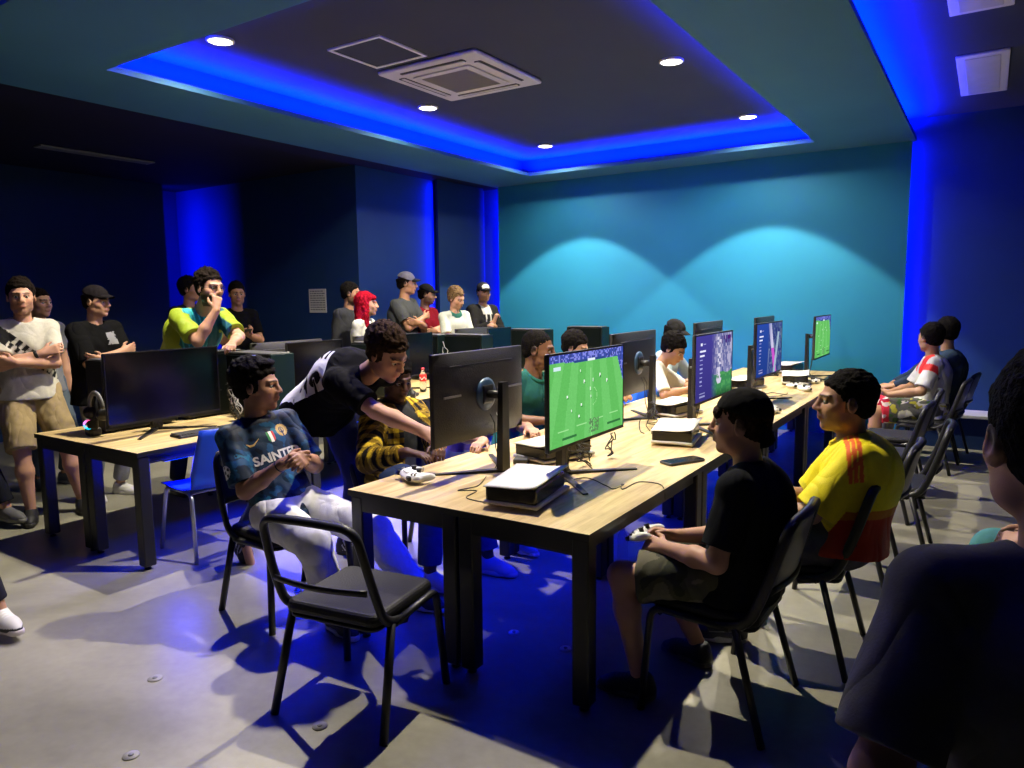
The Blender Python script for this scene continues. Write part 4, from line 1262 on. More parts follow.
        B += [rc(m0+ff*.01*hsz, tb, .018*hsz, .014*hsz, .012), rc(tb, t1, .013*hsz, .011*hsz, .006), rc(t1, t2, .011*hsz, .0085*hsz, .004)]
    for q in (-1, 1):
        Hp, Kn, An, fd = legs[q]
        B += [rc(Hp, Kn, .078*s*w, .052*s, .04), rc(Kn, Kn+(An-Kn)*.35, .050*s, .052*s*w**.5, .03), rc(Kn+(An-Kn)*.35, An, .052*s*w**.5, .034*s, .03),
              rc(An-np.array([0, 0, .035])*s, An+fd*.13*s-np.array([0, 0, .055])*s, .032*s, .024*s, .02)]
    # head and face
    fa_w = p.get('facew', 1)
    def he(x, y, z, r_, k=.02, neg=False, A=None): B.append(el(hd(x, y, z), np.array(r_)*hs_, Hb if A is None else Hb@A, k*hs_, neg=neg))
    he(0, -.018, .040, (.076, .095, .083), .0)
    he(0, -.03, .0, (.066, .075, .07), .03)
    he(0, .030, -.028, (.060*fa_w, .062, .082), .03)
    he(0, .020, -.072, (.043*fa_w, .055, .040), .025)
    he(0, .068, -.098, (.022*fa_w, .019, .017), .022)
    for q in (-1, 1):
        he(q*.043*fa_w, .045, -.022, (.020, .028, .022), .022)
        he(q*.048*fa_w, .012, -.070, (.016, .030, .024), .022)
        he(q*.030, .081, .006, (.019, .014, .0135), .010, True)
        B.append(rc(hd(q*.008, .086, .026), hd(q*.045, .070, .026), .0095*hs_, .008*hs_, .012*hs_))
        he(q*.030, .0695, .0125, (.018, .0155, .0075), .004); he(q*.030, .0685, -.0075, (.017, .014, .0055), .005)
        he(q*.078, -.012, -.004, (.010, .020, .032), .008, False, rotz(-q*.35)); he(q*.086, -.008, .0, (.006, .011, .018), .005, True)
    B.append(rc(hd(0, .088, .016), hd(0, .106, -.020), .0085*hs_, .0125*hs_, .012*hs_))
    he(0, .108, -.024, (.012, .012, .010), .006)
    for q in (-1, 1): he(q*.013, .098, -.028, (.0085, .011, .008), .006)
    he(0, .088, -.056, (.026, .014, .0065), .006); he(0, .0855, -.066, (.022, .014, .0075), .006)
    B.append(rc(hd(-.024, .103, -.0608), hd(.024, .103, -.0608), .0035*hs_, None, .004*hs_, None, (), True))
    he(0, .088, -.043, (.02, .012, .008), .008)
    beard = p.get('beard', 0); hl = p.get('fade', .6)
    def skcol(V, N_):
        L = ((V-Hc)@Hb)/hs_; x, y, z = L.T
        c = np.tile(sk, (len(V), 1))
        c *= (1+.06*wob(V, 60, seed))[:, None]
        onhead = (np.linalg.norm(L*np.array([1, 1, .8]), axis=1) < .135)
        def mixin(m, colr, f): c[m] = c[m]*(1-f)+np.array(colr)*f
        def soft(m, colr):     # m: 0..1 weights
            nonlocal c
            c = c*(1-m[:, None])+np.array(colr)*m[:, None]
        # lips
        m = np.clip(1-((x/.024)**2+((z+.061)/.0125)**2), 0, 1)*(y > .07)*onhead; soft(np.clip(m*2.2, 0, .55), sk*np.array([.82, .48, .5]))
        # cheeks and nose a little redder
        m = np.exp(-(((np.abs(x)-.04)/.02)**2+((z+.02)/.025)**2))*(y > .02)*onhead; soft(m*.25, sk*np.array([1.05, .72, .7]))
        # brows
        for q in (-1, 1):
            xx = q*x; m = (np.abs(z-(.028+.10*(.05-np.abs(xx-.03))*.4-.002)) < .0048)*(xx > .008)*(xx < .052)*(y > .04)*onhead
            soft(m*.85, hc*1.1)
            m = (np.abs(z-.0065) < .006)*(np.abs(xx-.030) < .019)*(y > .045)*onhead; soft(m*.45, sk*.28)
        # scalp under short hair
        hair_z = .062-.9*np.clip(.045-y, 0, .15)*1.1
        m = np.clip((z-np.where(y > .05, .070, np.where(y > .0, .052-.0*(y), -.01-(-y)*.35)))/.012, 0, 1)*onhead*(np.abs(x) < .2)
        if not p.get('bald'): soft(m*.9, hc)
        if hl:
            side_ = (y < .012)*(y > -.2)*onhead*((z > -.035-.3*(.0-y).clip(0, .1)))*(np.abs(x) > .03); ear = (np.abs(x) > .074)*(np.abs(y+.01) < .035)*(np.abs(z) < .04)
            soft(np.clip((z+.045+.0)/.03, 0, 1)*side_*(1-ear)*hl, hc)
        if beard:
            m = onhead*np.clip((-.030-z)/.02, 0, 1)*(y > -.03)*(z > -.13)*(1-np.exp(-((x/.022)**2+((z+.061)/.011)**2)**2)*0)
            lip = ((x/.024)**2+((z+.061)/.011)**2 < 1)*(y > .07)
            nose = ((x/.02)**2+((z+.02)/.03)**2 < 1)*(y > .08)
            m = m*(1-lip)*(1-nose)
            m2 = onhead*(np.abs(z+.045) < .007)*(np.abs(x) < .03)*(y > .07)
            soft(np.clip(m+m2*(1-lip), 0, 1)*beard, hc*1.2)
        return np.clip(c, 0, 1)
    hfine = h
    body = solid('body', B, hfine, M_['skin'], root, skcol, smooth=1)
    # eyes
    for q in (-1, 1):
        e = MB(); rr_ = .0112*hs_
        e.lathe([(rr_*sin(R(a)), rr_*cos(R(a))) for a in (0, 15, 34)], 16, mat=1)
        e.lathe([(rr_*sin(R(a)), rr_*cos(R(a))) for a in (34, 50, 70, 90, 120, 150, 180)], 16, mat=0)
        c_ = hd(q*.030, .0735, .0030); z_ax = nz(Hb@np.array([p.get('gaze', 0), 1, -.05]))
        Rm = basis(np.cross(z_ax, [0.1, 0, 1]), z_ax); T = Matrix(Rm.tolist()).to_4x4(); T.translation = Vector(c_)
        e2 = MB().add([T @ Vector(v_) for v_ in e.v], e.f); e2.m = e.m; e2.sm = e.sm
        e2.build('eye', [M_['eye_white'], M_['iris']], root)
    # ---------------- hair
    hk = p.get('hairkind', 'short')
    def hcol(V, N_):
        c = np.tile(hc, (len(V), 1)); c *= (1+.5*wob(V, 220, seed+3).clip(-1, 1))[:, None]
        if 'tips' in p:
            L = ((V-Hc)@Hb)/hs_; m = np.clip((L[:, 2]-.09)/.03, 0, 1)*np.clip(wob(V, 120, 5)+.5, 0, 1)*.8
            c = c*(1-m[:, None])+np.array(p['tips'])*m[:, None]
        return np.clip(c, 0, 1)
    def cutp(pt, n_): return (hd(*pt), Hb@nz(n_))
    if hk and hk != 'bald':
        t_ = p.get('hairt', .012); Hs = []
        front = cutp((0, .066, .066), (0, .75, -.66)); low = cutp((0, -.03, -.045+p.get('nape', 0)), (0, .30, -.95))
        sideb = cutp((0, .028, .0), (0, 1, .15))
        capped = 'cap' in p
        if capped: t_ = min(t_, .008)
        Hs.append(el(hd(0, -.020-t_*.75, .043+t_*.1), np.array([.0755+t_*.55, .0945+t_, .083+t_*1.1])*hs_, Hb, 0, (front, cutp((0, 0, p.get('hairlow', .01)), (0, .25, -1)))))
        Hs.append(el(hd(0, -.026, .025), np.array([.0765+t_*.45, .088+t_*.6, .09])*hs_, Hb, .01, (low, sideb)))
        Hs.append(el(hd(0, -.046, -.018), np.array([.064+t_*.3, .067+t_*.5, .056])*hs_, Hb, .012, (cutp((0, -.03, -.062+p.get('nape', 0)), (0, .30, -.95)), cutp((0, -.012, 0), (0, 1, 0)))))
        if capped: Hs = [hh[:5]+(tuple(hh[5])+(cutp((0, 0, .060), (0, -.1, 1)),), hh[6]) for hh in Hs]
        # locks: small lumps scattered over the crown
        if hk not in ('long', 'buzz') and not capped:
            n_, ra_, rb_ = {'short': (90, .006, .014), 'curly': (110, .012, .015), 'messy': (80, .010, .024)}[hk]
            for i_ in range(n_):
                a_ = rg.uniform(-pi, pi); b_ = math.asin(rg.uniform(.05 if hk == 'short' else -.05, 1))
                dv = np.array([math.cos(b_)*math.sin(a_), math.cos(b_)*math.cos(a_), math.sin(b_)])
                if dv[1] > .25 and dv[2] < .48+.12*rg.random()-.1: continue
                pt_ = np.array([0, -.020-t_*.75, .043+t_*.1])+dv*(np.array([.0755+t_*.5, .0945+t_*.95, .083+t_*1.05])-ra_*.45)
                ax_ = basis(np.cross(dv, [rg.uniform(-.5, .5), rg.uniform(-.3, .3), 1.01])+dv*.2, dv)
                Hs.append(el(hd(*pt_), np.array([ra_*.8, rb_, ra_])*hs_, Hb@ax_, .006))
        if hk not in ('long', 'buzz') and not capped:
            for i_ in range(22):
                a_ = -1.15+2.3*i_/21+rg.uniform(-.04, .04); sz = rg.uniform(.7, 1.25)*(1+t_*25)
                Hs.append(el(hd(.074*math.sin(a_), -.018+.093*math.cos(a_)*.93, .067+.006*rg.uniform(-1, 1)-.012*abs(a_)**2+.004), np.array([.0055, .0065, .011])*sz*hs_, Hb@rotx(-.6)@rotz(a_), .006))
        if hk == 'long':
            for i_ in range(110):
                a_ = rg.uniform(.75, 2*pi-.75); z0_ = rg.uniform(-.26, .07); rr2 = .088 if z0_ > -.02 else .078+.02*rg.random()
                Hs.append(el(hd(rr2*math.sin(a_), -.025+rr2*1.12*math.cos(a_)*(1 if math.cos(a_) < 0 else .5), z0_), np.array([.010, .011, .045])*hs_, Hb@rotx(rg.uniform(-.25, .25))@roty(rg.uniform(-.3, .3)), .006))
        for (x, y, z, r_) in p.get('tufts', ()):
            Hs.append(el(hd(x, y, z), np.array(r_)*hs_, Hb, .012))
        ns = {'short': (.0018, 300), 'curly': (.003, 190), 'messy': (.003, 140), 'long': (.005, 120), 'buzz': (.0012, 420)}[hk]
        if hk == 'long':
            for (x, y, z, r_) in ((0, -.05, .03, (.095, .085, .095)), (-.065, -.03, -.05, (.035, .055, .08)), (.065, -.03, -.05, (.035, .055, .08)), (0, -.085, -.06, (.08, .05, .09)), (-.05, -.08, -.15, (.05, .045, .09)), (.05, -.08, -.15, (.05, .045, .09)), (0, -.095, -.22, (.065, .04, .08)), (-.055, -.02, -.14, (.03, .035, .07)), (.055, -.02, -.14, (.03, .035, .07))):
                Hs.append(el(hd(x, y, z), np.array(r_)*hs_, Hb, .02, (cutp((0, .035, 0), (0, 1, .0)),) if z < 0.02 else (front,)))
            Hs.append(rc(hd(-.06, .06, .075), hd(.05, .075, .07), .022*hs_, .02*hs_, .02))
        solid('hair', Hs, max(h*.85, .005), M_['hair'], root, hcol, (ns[0]*hs_, ns[1], seed), smooth=1)
    # headwear
    if 'cap' in p:
        cp = p['cap']; cc = np.array(cp['col'])
        bk = cp.get('backwards', False); d_ = -1 if bk else 1
        cutc = (hd(0, 0, .048), Hb@nz((0, -.18*d_*(1), -1)))
        ins_ = cp.get('low', 0)
        Cs = [el(hd(0, -.018, .050), np.array([.0865, .1055, .090])*hs_, Hb, 0, ((hd(0, 0, .050-ins_), Hb@nz((0, -.30 if not bk else .22, -1))),))]
        def capcol(V, N_):
            L = ((V-Hc)@Hb)/hs_; c = np.tile(cc, (len(V), 1))
            if 'front' in cp:
                m = (L[:, 1]*d_ > .055)*(np.abs(L[:, 0]) < .05)*(L[:, 2] < .115); c[m] = np.array(cp['front'])
            seam = np.abs(np.sin(np.arctan2(L[:, 0], L[:, 1]+.018)*3)) < .05; c[seam*(L[:, 2] < .13)] *= .7
            return c
        co_ = solid('cap', Cs, max(h*.8, .005), M_['cloth'], root, capcol, (.0012, 120, seed), smooth=1)
        bm_ = MB(); vs = []; fs = []; n = 14; m_ = 7
        for s2 in (0, 1):
            for j in range(m_+1):
                for i in range(n+1):
                    u = -1+2*i/n; v = j/m_
                    x = u*.075*(1-.25*v*v); y = .062+.062*(1-u*u)**.5*.55+(.075 if not bk else .03)*v*(1-abs(u)**2.5)**.6
                    z = (.068 if not bk else .030)-ins_-.022*u*u-(.016 if not bk else .085)*v-.004*s2
                    vs.append(tuple(hd(x, (y-.018*(1-u*u))*d_-(.02 if bk else 0), z)))
        N_ = (n+1)*(m_+1)
        for j in range(m_):
            for i in range(n):
                a_ = j*(n+1)+i; fs.append((a_, a_+1, a_+n+2, a_+n+1)); fs.append((a_+N_, a_+n+1+N_, a_+n+2+N_, a_+1+N_))
        rim = [i for i in range(n)]+[n+j*(n+1) for j in range(m_)]+[N_-1-i for i in range(n)]+[(m_-j)*(n+1) for j in range(m_)]
        for i in range(len(rim)): a_, b_ = rim[i], rim[(i+1) % len(rim)]; fs.append((a_, a_+N_, b_+N_, b_))
        bm = bm_.add(vs, fs, 0, True).mesh('cap_brim')
        ca = bm.color_attributes.new('Col', 'FLOAT_COLOR', 'POINT'); br_c = cp.get('brim', cp['col'])
        ca.data.foreach_set('color', np.tile(np.array(tuple(br_c)+(1,), np.float32), (len(bm.vertices), 1)).ravel())
        link('cap_brim', bm, co_, M_['cloth'])
    if p.get('glasses'):
        g = MB()
        for q in (-1, 1):
            pts = [hd(q*.031+.022*cos(a), .093-.10*abs(q*.031+.022*cos(a))**1.0*.25, .003+.017*sin(a)) for a in np.linspace(0, 2*pi, 17)[:-1]]
            g.tube(pts, .0022*hs_, 6, closed=True)
            g.tube([hd(q*.053, .088, .006), hd(q*.076, .05, .008), hd(q*.080, -.01, .006)], .002*hs_, 6)
        g.tube([hd(-.009, .092, .006), hd(0, .096, .008), hd(.009, .092, .006)], .002*hs_, 6)
        g.build('glasses', M_['glasses'], root)
    # ---------------- upper garment
    t = p['top']; e_ = .016+t.get('loose', 0)
    hem = t.get('hem', -.10)
    Ts = []
    shc = t.get('color'); sl = t.get('sleeve', .62)
    up_l = Rl@np.array([0, 0, 1])
    Ts += [rc(P+Rl@np.array([0, 0, hem+.012])*s, Wst, (.170*w+e_*1.5)*s, (.140*w+e_)*s, .04, (Rl@np.array([0, 1, 0]), 1.32), ((P+Rl@np.array([0, 0, hem])*s, -up_l),)),
           rc(Wst, Ch, (.134*w+e_)*s, (.143*w+e_)*s, .05, (Rt@np.array([0, 1, 0]), 1.30)),
           el(Ch+Ru@np.array([0, .004, .0])*s, np.array([.150*w+e_, .105*w+e_, .165])*s, Ru, .05)]
    if p.get('belly'): Ts.append(el(Wst+Rl@np.array([0, .05, -.03])*s, np.array([.13*w, .10*w*p['belly'], .14])*s, Rl, .06))
    for q in (-1, 1):
        S_, E_, W_, a = arms[q]
        Ts += [rc(Nb+Ru@np.array([q*.045, 0, -.032])*s, S_, .040*s, (.050+e_*.35)*s, .04)]
        sr = t.get('sleeve_r', .014)
        if sl <= 1:
            en = S_+(E_-S_)*sl; d_ = nz(E_-S_)
            Ts.append(rc(S_, en+d_*.03, (.050*w**.4+e_*.5)*s, (.047+sr)*s*w**.4, .03, None, ((en, d_),)))
        else:
            en = E_+(W_-E_)*(sl-1); d_ = nz(W_-E_)
            Ts += [rc(S_, E_, (.054*w**.4+e_*.6)*s, (.045+sr*.8)*s, .03), rc(E_, en+d_*.03, (.046+sr*.8)*s, (.031+sr*.6)*s, .025, None, ((en, d_),))]
    # open neckline
    Ts.append(el(Nb+Ru@np.array([0, .018, -.052])*s, np.array([.085, .062, .045])*s, Ru, .04))
    Ts.append(rc(Nb+Ru@np.array([0, .006, .004])*s, Nb+Ru@np.array([0, .035, .14])*s, nk*1.12, nk*1.6, .006, None, (), True))
    pat = t.get('pattern')
    base = np.array(shc)
    def tc_(V):
        """torso coordinates: x right, y front, z 0 at pelvis .. 1 at neck; plus sleeve membership"""
        Lu = ((V-Ch)@Ru)/s; Lz = ((V-P)@Rt)/s
        asg = np.zeros(len(V)); at_ = np.zeros(len(V)); ar = np.zeros((len(V), 3))
        for q in (-1, 1):
            S_, E_, W_, a = arms[q]
            ab = E_-S_; tt = ((V-S_)@ab)/(ab@ab); d = np.linalg.norm(V-(S_+np.clip(tt, 0, 1)[:, None]*ab), axis=1)
            ab2 = W_-E_; t2 = ((V-E_)@ab2)/(ab2@ab2); d2 = np.linalg.norm(V-(E_+np.clip(t2, 0, 1)[:, None]*ab2), axis=1)
            m = ((d < .095*s)&(tt > .12)&(np.abs(Lu[:, 0]) > .12)) | ((d2 < .075*s)&(t2 > .0)&(sl > 1))
            asg[m] = q; at_[m] = np.where(d2[m] < d[m], 1+t2[m], tt[m])
        return Lu, asg, at_
    def tcol(V, N_):
        c = np.tile(base, (len(V), 1)).astype(float)
        Lu, asg, at_ = tc_(V)
        if pat: c = pat(c, V, Lu, asg, at_, seed)
        return np.clip(c, 0, 1)
    shirt = solid(t.get('name', 'shirt'), Ts, h, M_[t.get('mat', 'cloth')], root, tcol, (t.get('wrinkle', .0035), t.get('wf', 26), seed+11), smooth=1)
    if t.get('collar'):
        cr_ = []
        for a in np.linspace(0, 2*pi, 25)[:-1]:
            cr_.append(Nb+Ru@(np.array([sin(a)*.066, .012+cos(a)*.066, -.004-.018*cos(a)-.006])*s*p.get('neckw', 1)))
        m_c = MB().tube(cr_, .0085*s, 8, closed=True, flat=1.6).mesh('collar')
        ca = m_c.color_attributes.new('Col', 'FLOAT_COLOR', 'POINT'); ca.data.foreach_set('color', np.tile(np.array(tuple(t['collar'])+(1,), np.float32), (len(m_c.vertices), 1)).ravel())
        link('collar', m_c, shirt, M_['cloth'])
    # ---------------- trousers / shorts
    b = p.get('bottom')
    if b:
        bc = np.array(b['color']); ln = b.get('len', 1.9); br_ = b.get('r', .012)
        Bs = [el(P+Rl@np.array([0, -.01, .0])*s, np.array([.150*w+br_, .108*w+br_, .125])*s, Rl, .04, ((P+Rl@np.array([0, 0, .035])*s, Rl@np.array([0, 0, 1.])),))]
        wc = ((P+Rl@np.array([0, 0, .035])*s, Rl@np.array([0, 0, 1.])),)
        for q in (-1, 1):
            Hp, Kn, An, fd = legs[q]
            cw = wc if Kn[2] < P[2]-.25*s else ()
            if ln <= 1:
                en = Hp+(Kn-Hp)*ln; d_ = nz(Kn-Hp)
                Bs.append(rc(Hp, en+d_*.03, (.082*w+br_)*s, (.058+br_*1.8)*s, .04, None, ((en, d_),)+cw))
            else:
                en = Kn+(An-Kn)*(ln-1); d_ = nz(An-Kn)
                Bs += [rc(Hp, Kn, (.082*w+br_)*s, (.056+br_)*s, .04, None, cw), rc(Kn, en+d_*.03, (.054+br_)*s, (.040+br_*b.get('hemr', 1.2))*s, .03, None, ((en, d_),))]
        bp = b.get('pattern')
        def bcol(V, N_):
            c = np.tile(bc, (len(V), 1)).astype(float)
            return np.clip(bp(c, V, seed), 0, 1) if bp else c
        solid(b.get('name', 'trousers'), Bs, h, M_['cloth'], root, bcol, (b.get('wrinkle', .004), 24, seed+21), smooth=1)
    # ---------------- shoes
    sh = p.get('shoes')
    if sh:
        for q in (-1, 1):
            Hp, Kn, An, fd = legs[q]
            fup = nz(np.cross(np.cross(fd, [0, 0, 1.]), fd)); FB = basis(fd, fup)
            def fo(x, y, z): return An+FB@(np.array([x, y, z])*s)
            zb = -.088
            S1 = [rc(fo(0, -.02, -.02), fo(0, -.025, -.06), .042*s, .040*s, .02, None, ((fo(0, 0, .012), FB[:, 2]),)),
                  rc(fo(0, -.03, -.055), fo(0, .10, -.060), .040*s, .038*s, .02, (FB[:, 0], 1.0)),
                  rc(fo(0, .02, -.03), fo(0, .12, -.058), .038*s, .032*s, .03), rc(fo(0, .10, -.062), fo(0, .155, -.066), .038*s, .026*s, .02)]
            S1 = [pp[:7]+(tuple(pp[7])+((fo(0, 0, zb+.022), -FB[:, 2]),), pp[8]) for pp in S1]
            c1 = np.array(sh['col'])
            def shcol(V, N_):
                c = np.tile(c1, (len(V), 1)).astype(float); L = ((V-An)@FB)/s
                if 'stripe' in sh:
                    m = (np.abs(np.mod(L[:, 1]+L[:, 2]*.8+.003, .026)-.006) < .005)*(np.abs(L[:, 0]) > .02)*(L[:, 1] > .0)*(L[:, 1] < .085); c[m] = np.array(sh['stripe'])
                if 'toe' in sh: m = (L[:, 2] < -.052)&((L[:, 1] > .08)|(L[:, 1] < -.02)); c[m] = np.array(sh['toe'])
                m = (np.abs(L[:, 0]) < .022)*(L[:, 1] > .03)*(L[:, 1] < .10)*(np.mod(L[:, 1], .018) < .008)*(L[:, 2] > -.06); c[m] = np.array(sh.get('lace', sh['col']))
                return c
            so = solid('shoe', S1, min(h, .006), M_['shoe'], root, shcol, smooth=1)
            S2 = [rc(fo(0, -.03, -.075), fo(0, .06, -.075), .043*s, .044*s, .0), rc(fo(0, .06, -.075), fo(0, .155, -.075), .044*s, .031*s, .01)]
            S2 = [pp[:7]+(((fo(0, 0, zb), -FB[:, 2]), (fo(0, 0, zb+.028), FB[:, 2])), pp[8]) for pp in S2]
            sc_ = np.array(sh['sole'])
            solid('sole', S2, min(h, .006), M_['shoe'], so, lambda V, N_: np.tile(sc_, (len(V), 1)), smooth=1)
    return dict(root=root, body=body, shirt=shirt, Ch=Ch, Ru=Ru, Rt=Rt, P=P, s=s, arms=arms, legs=legs, hd=hd, Hb=Hb, W=W, Nb=Nb, Hc=Hc, Rl=Rl)

def drape(K, target, polys, o, fwd, up, size, material, name='emblem', lift=.0015):
    """lay flat polygons on a garment: each vertex is dropped on the surface along -fwd. o, fwd, up in the person's frame"""
    me = target.data
    if 'bvh' not in K: K['bvh'] = {}
    if target.name not in K['bvh']:
        K['bvh'][target.name] = BVHTree.FromPolygons([v.co[:] for v in me.vertices], [tuple(f.vertices) for f in me.polygons])
    bv = K['bvh'][target.name]
    f = nz(fwd); u = np.array(up, float); u = nz(u-f*(u@f)); r_ = np.cross(u, f)     # viewer's right when looking along -f
    vs = []; fs = []; ms = []
    for poly in polys:
        mi = 0
        if isinstance(poly, tuple) and isinstance(poly[0], int): mi, poly = poly
        ids = []
        for x, y in poly:
            q = np.array(o)+r_*x*size+u*y*size
            hit = bv.ray_cast(Vector(q+f*.25), Vector(-f), .6)
            if hit[0] is None: q2 = q
            else: q2 = np.array(hit[0])+np.array(hit[1])*lift*(1 if hit[1].dot(Vector(f)) > 0 else -1)
            ids.append(len(vs)); vs.append(tuple(q2))
        fs.append(tuple(ids)); ms.append(mi)
    mb = MB().add(vs, fs, 0, True); mb.m = ms
    return mb.build(name, material, target)
def grid_poly(poly_fn, x0, x1, y0, y1, nx, ny):
    """cells of a raster whose centre passes poly_fn, as small quads"""
    out = []
    for i in range(nx):
        for j in range(ny):
            xa, xb = x0+(x1-x0)*i/nx, x0+(x1-x0)*(i+1)/nx; ya, yb = y0+(y1-y0)*j/ny, y0+(y1-y0)*(j+1)/ny
            r_ = poly_fn((xa+xb)/2, (ya+yb)/2)
            if r_ is not None and r_ is not False: out.append((int(r_) if r_ is not True else 0, [(xa, ya), (xb, ya), (xb, yb), (xa, yb)]))
    return out
def text_polys(txt, bold=.0):
    cu = bpy.data.curves.new('t', 'FONT'); cu.body = txt; cu.size = 1; cu.align_x = 'CENTER'; cu.offset = bold; cu.resolution_u = 3
    ob = bpy.data.objects.new('t', cu); C.objects.link(ob)
    dg = bpy.context.evaluated_depsgraph_get(); me = bpy.data.meshes.new_from_object(ob.evaluated_get(dg))
    import bmesh
    bm = bmesh.new(); bm.from_mesh(me); bmesh.ops.triangulate(bm, faces=bm.faces)
    bmesh.ops.subdivide_edges(bm, edges=[e for e in bm.edges if e.calc_length() > .25], cuts=1, use_grid_fill=False)
    bmesh.ops.triangulate(bm, faces=bm.faces)
    out = [[(v.co.x, v.co.y) for v in f.verts] for f in bm.faces]
    bm.free(); bpy.data.objects.remove(ob); bpy.data.meshes.remove(me); bpy.data.curves.remove(cu)
    return out
# ------------------------------------------------------------------ the people
def st(head, face, s=None, back=.06, **k):
    """standing figure under a given head position"""
    f = nz([face[0], face[1], 0]); s = s or head[2]/1.605
    return dict(at=(head[0]-f[0]*back, head[1]-f[1]*back), head_at=head, hip=.935*s, s=s, face=face, h=.0075, **k)
CROSS = dict(armR=dict(loc=(-.09, .215, .27), elbow=(.75, -.1, -.7), hdir=(0, 0, 0)), armL=dict(loc=(.10, .235, .22), elbow=(-.75, -.1, -.7)))
def crossed(face, up=0, fwd=0):
    f = nz([face[0], face[1], 0]); r_ = np.array([f[1], -f[0], 0])
    return dict(armR=dict(loc=(-.075, .205+fwd, .27+up), elbow=(.8, .0, -.6), hdir=tuple(-r_*.9+f*.1+np.array([0, 0, .25])), palm=tuple(-f), curl=.5),
                armL=dict(loc=(.085, .235+fwd, .215+up), elbow=(-.8, .0, -.6), hdir=tuple(r_*.9-f*.15+np.array([0, 0, .15])), palm=tuple(-f*.8+np.array([0, 0, .3])), curl=.5))
G_ = np.array
def shade_noise(c, V, a, fr, sd): return c*(1+a*wob(V, fr, sd))[:, None]

# --- man in the off-white T-shirt with a black chequered band
def pat_tee(c, V, Lu, asg, at_, sd):
    x, y, z = Lu.T
    d = (x*-.66+z*.75)-(-.02)        # across the band
    a = (x*.75+z*.66)                # along the band
    m = (np.abs(d) < .042)&(y > -.02)&(asg == 0)|((np.abs(d) < .042)&(y > 0)&(x > .12))
    zig = (np.mod(a, .05) < .03)&(d > -.005) | (np.mod(a+.02, .05) < .028)&(d <= -.005)
    c[m&(zig|(a > .12))] = (.012, .012, .013)
    return c
H_ = (-6.155, 2.593, 1.706)
P1 = person(dict(st(H_, (.92, -.25)), label='person in an off-white T-shirt with a black chequered band and khaki shorts, arms crossed',
    seed=11, look=(.93, -.38, -.03), skin='fair', hair='dark', hairkind='messy', hairt=.013, fade=.75, beard=.25, w=1.12, head=1.04,
    top=dict(color=(.50, .48, .43), pattern=pat_tee, sleeve=.72, sleeve_r=.022, hem=-.06), bottom=dict(name='shorts', color=(.34, .26, .14), len=.98, r=.022, wrinkle=.007),
    legL=dict(to=(-5.99, 2.83, .10), foot=(.9, -.3, 0), wfoot=True), legR=dict(to=(-6.02, 2.47, .10), foot=(.9, -.45, 0), wfoot=True),
    shoes=dict(col=(.012, .012, .014), sole=(.04, .04, .04)), **crossed((.92, -.25))))
w_ = P1['arms'][1]
tag_ = MB().lathe([(.033, -.012), (.036, -.006), (.036, .006), (.033, .012)], 20, M=Matrix.Translation(Vector(w_[1]+(w_[2]-w_[1])*.86)) @ Vector(w_[2]-w_[1]).to_track_quat('Z', 'Y').to_matrix().to_4x4())
tag_.build('wrist_watch', M_['black'], P1['root'])

person(dict(st((-7.018, 3.104, 1.659), (.9, .1)), label='person in grey T-shirt and grey-blue trousers standing close behind the off-white T-shirt',
    seed=12, look=(.95, .25, -.03), skin='light', hair='dark', hairt=.004, fade=.8, head=1.0, top=dict(color=(.20, .21, .23)),
    bottom=dict(color=(.10, .13, .17)), shoes=dict(col=(.1, .12, .15), sole=(.3, .3, .3))))

P3 = person(dict(st((-6.185, 3.169, 1.662), (.85, .1)), label='boy in black cap and oversized black T-shirt with arms crossed by the left wall',
    seed=13, look=(.9, .42, -.05), skin='light', hair='dark', hairt=.010, fade=.4, head=.98,
    cap=dict(col=(.012, .010, .012)), top=dict(color=(.006, .006, .0065), loose=.02, sleeve=.95, sleeve_r=.03, hem=-.14),
    bottom=dict(color=(.33, .34, .35), r=.014), shoes=dict(col=(.6, .6, .6), sole=(.6, .6, .6)), **crossed((.85, .1))))
drape(P3, P3['shirt'], grid_poly(lambda x, y: (abs(x) < .9 and abs(y) < .9 and hsh(np.array(round(x*7)), np.array(round(y*7))) > .42 and abs(x+.5*y) < .7), -1, 1, -1, 1, 14, 14),
    P3['Ch']+P3['Ru']@G_([-.07, .1, .08]), P3['Ru'][:, 1], P3['Ru'][:, 2], .055, M_['mid_grey'], 'chest_print')

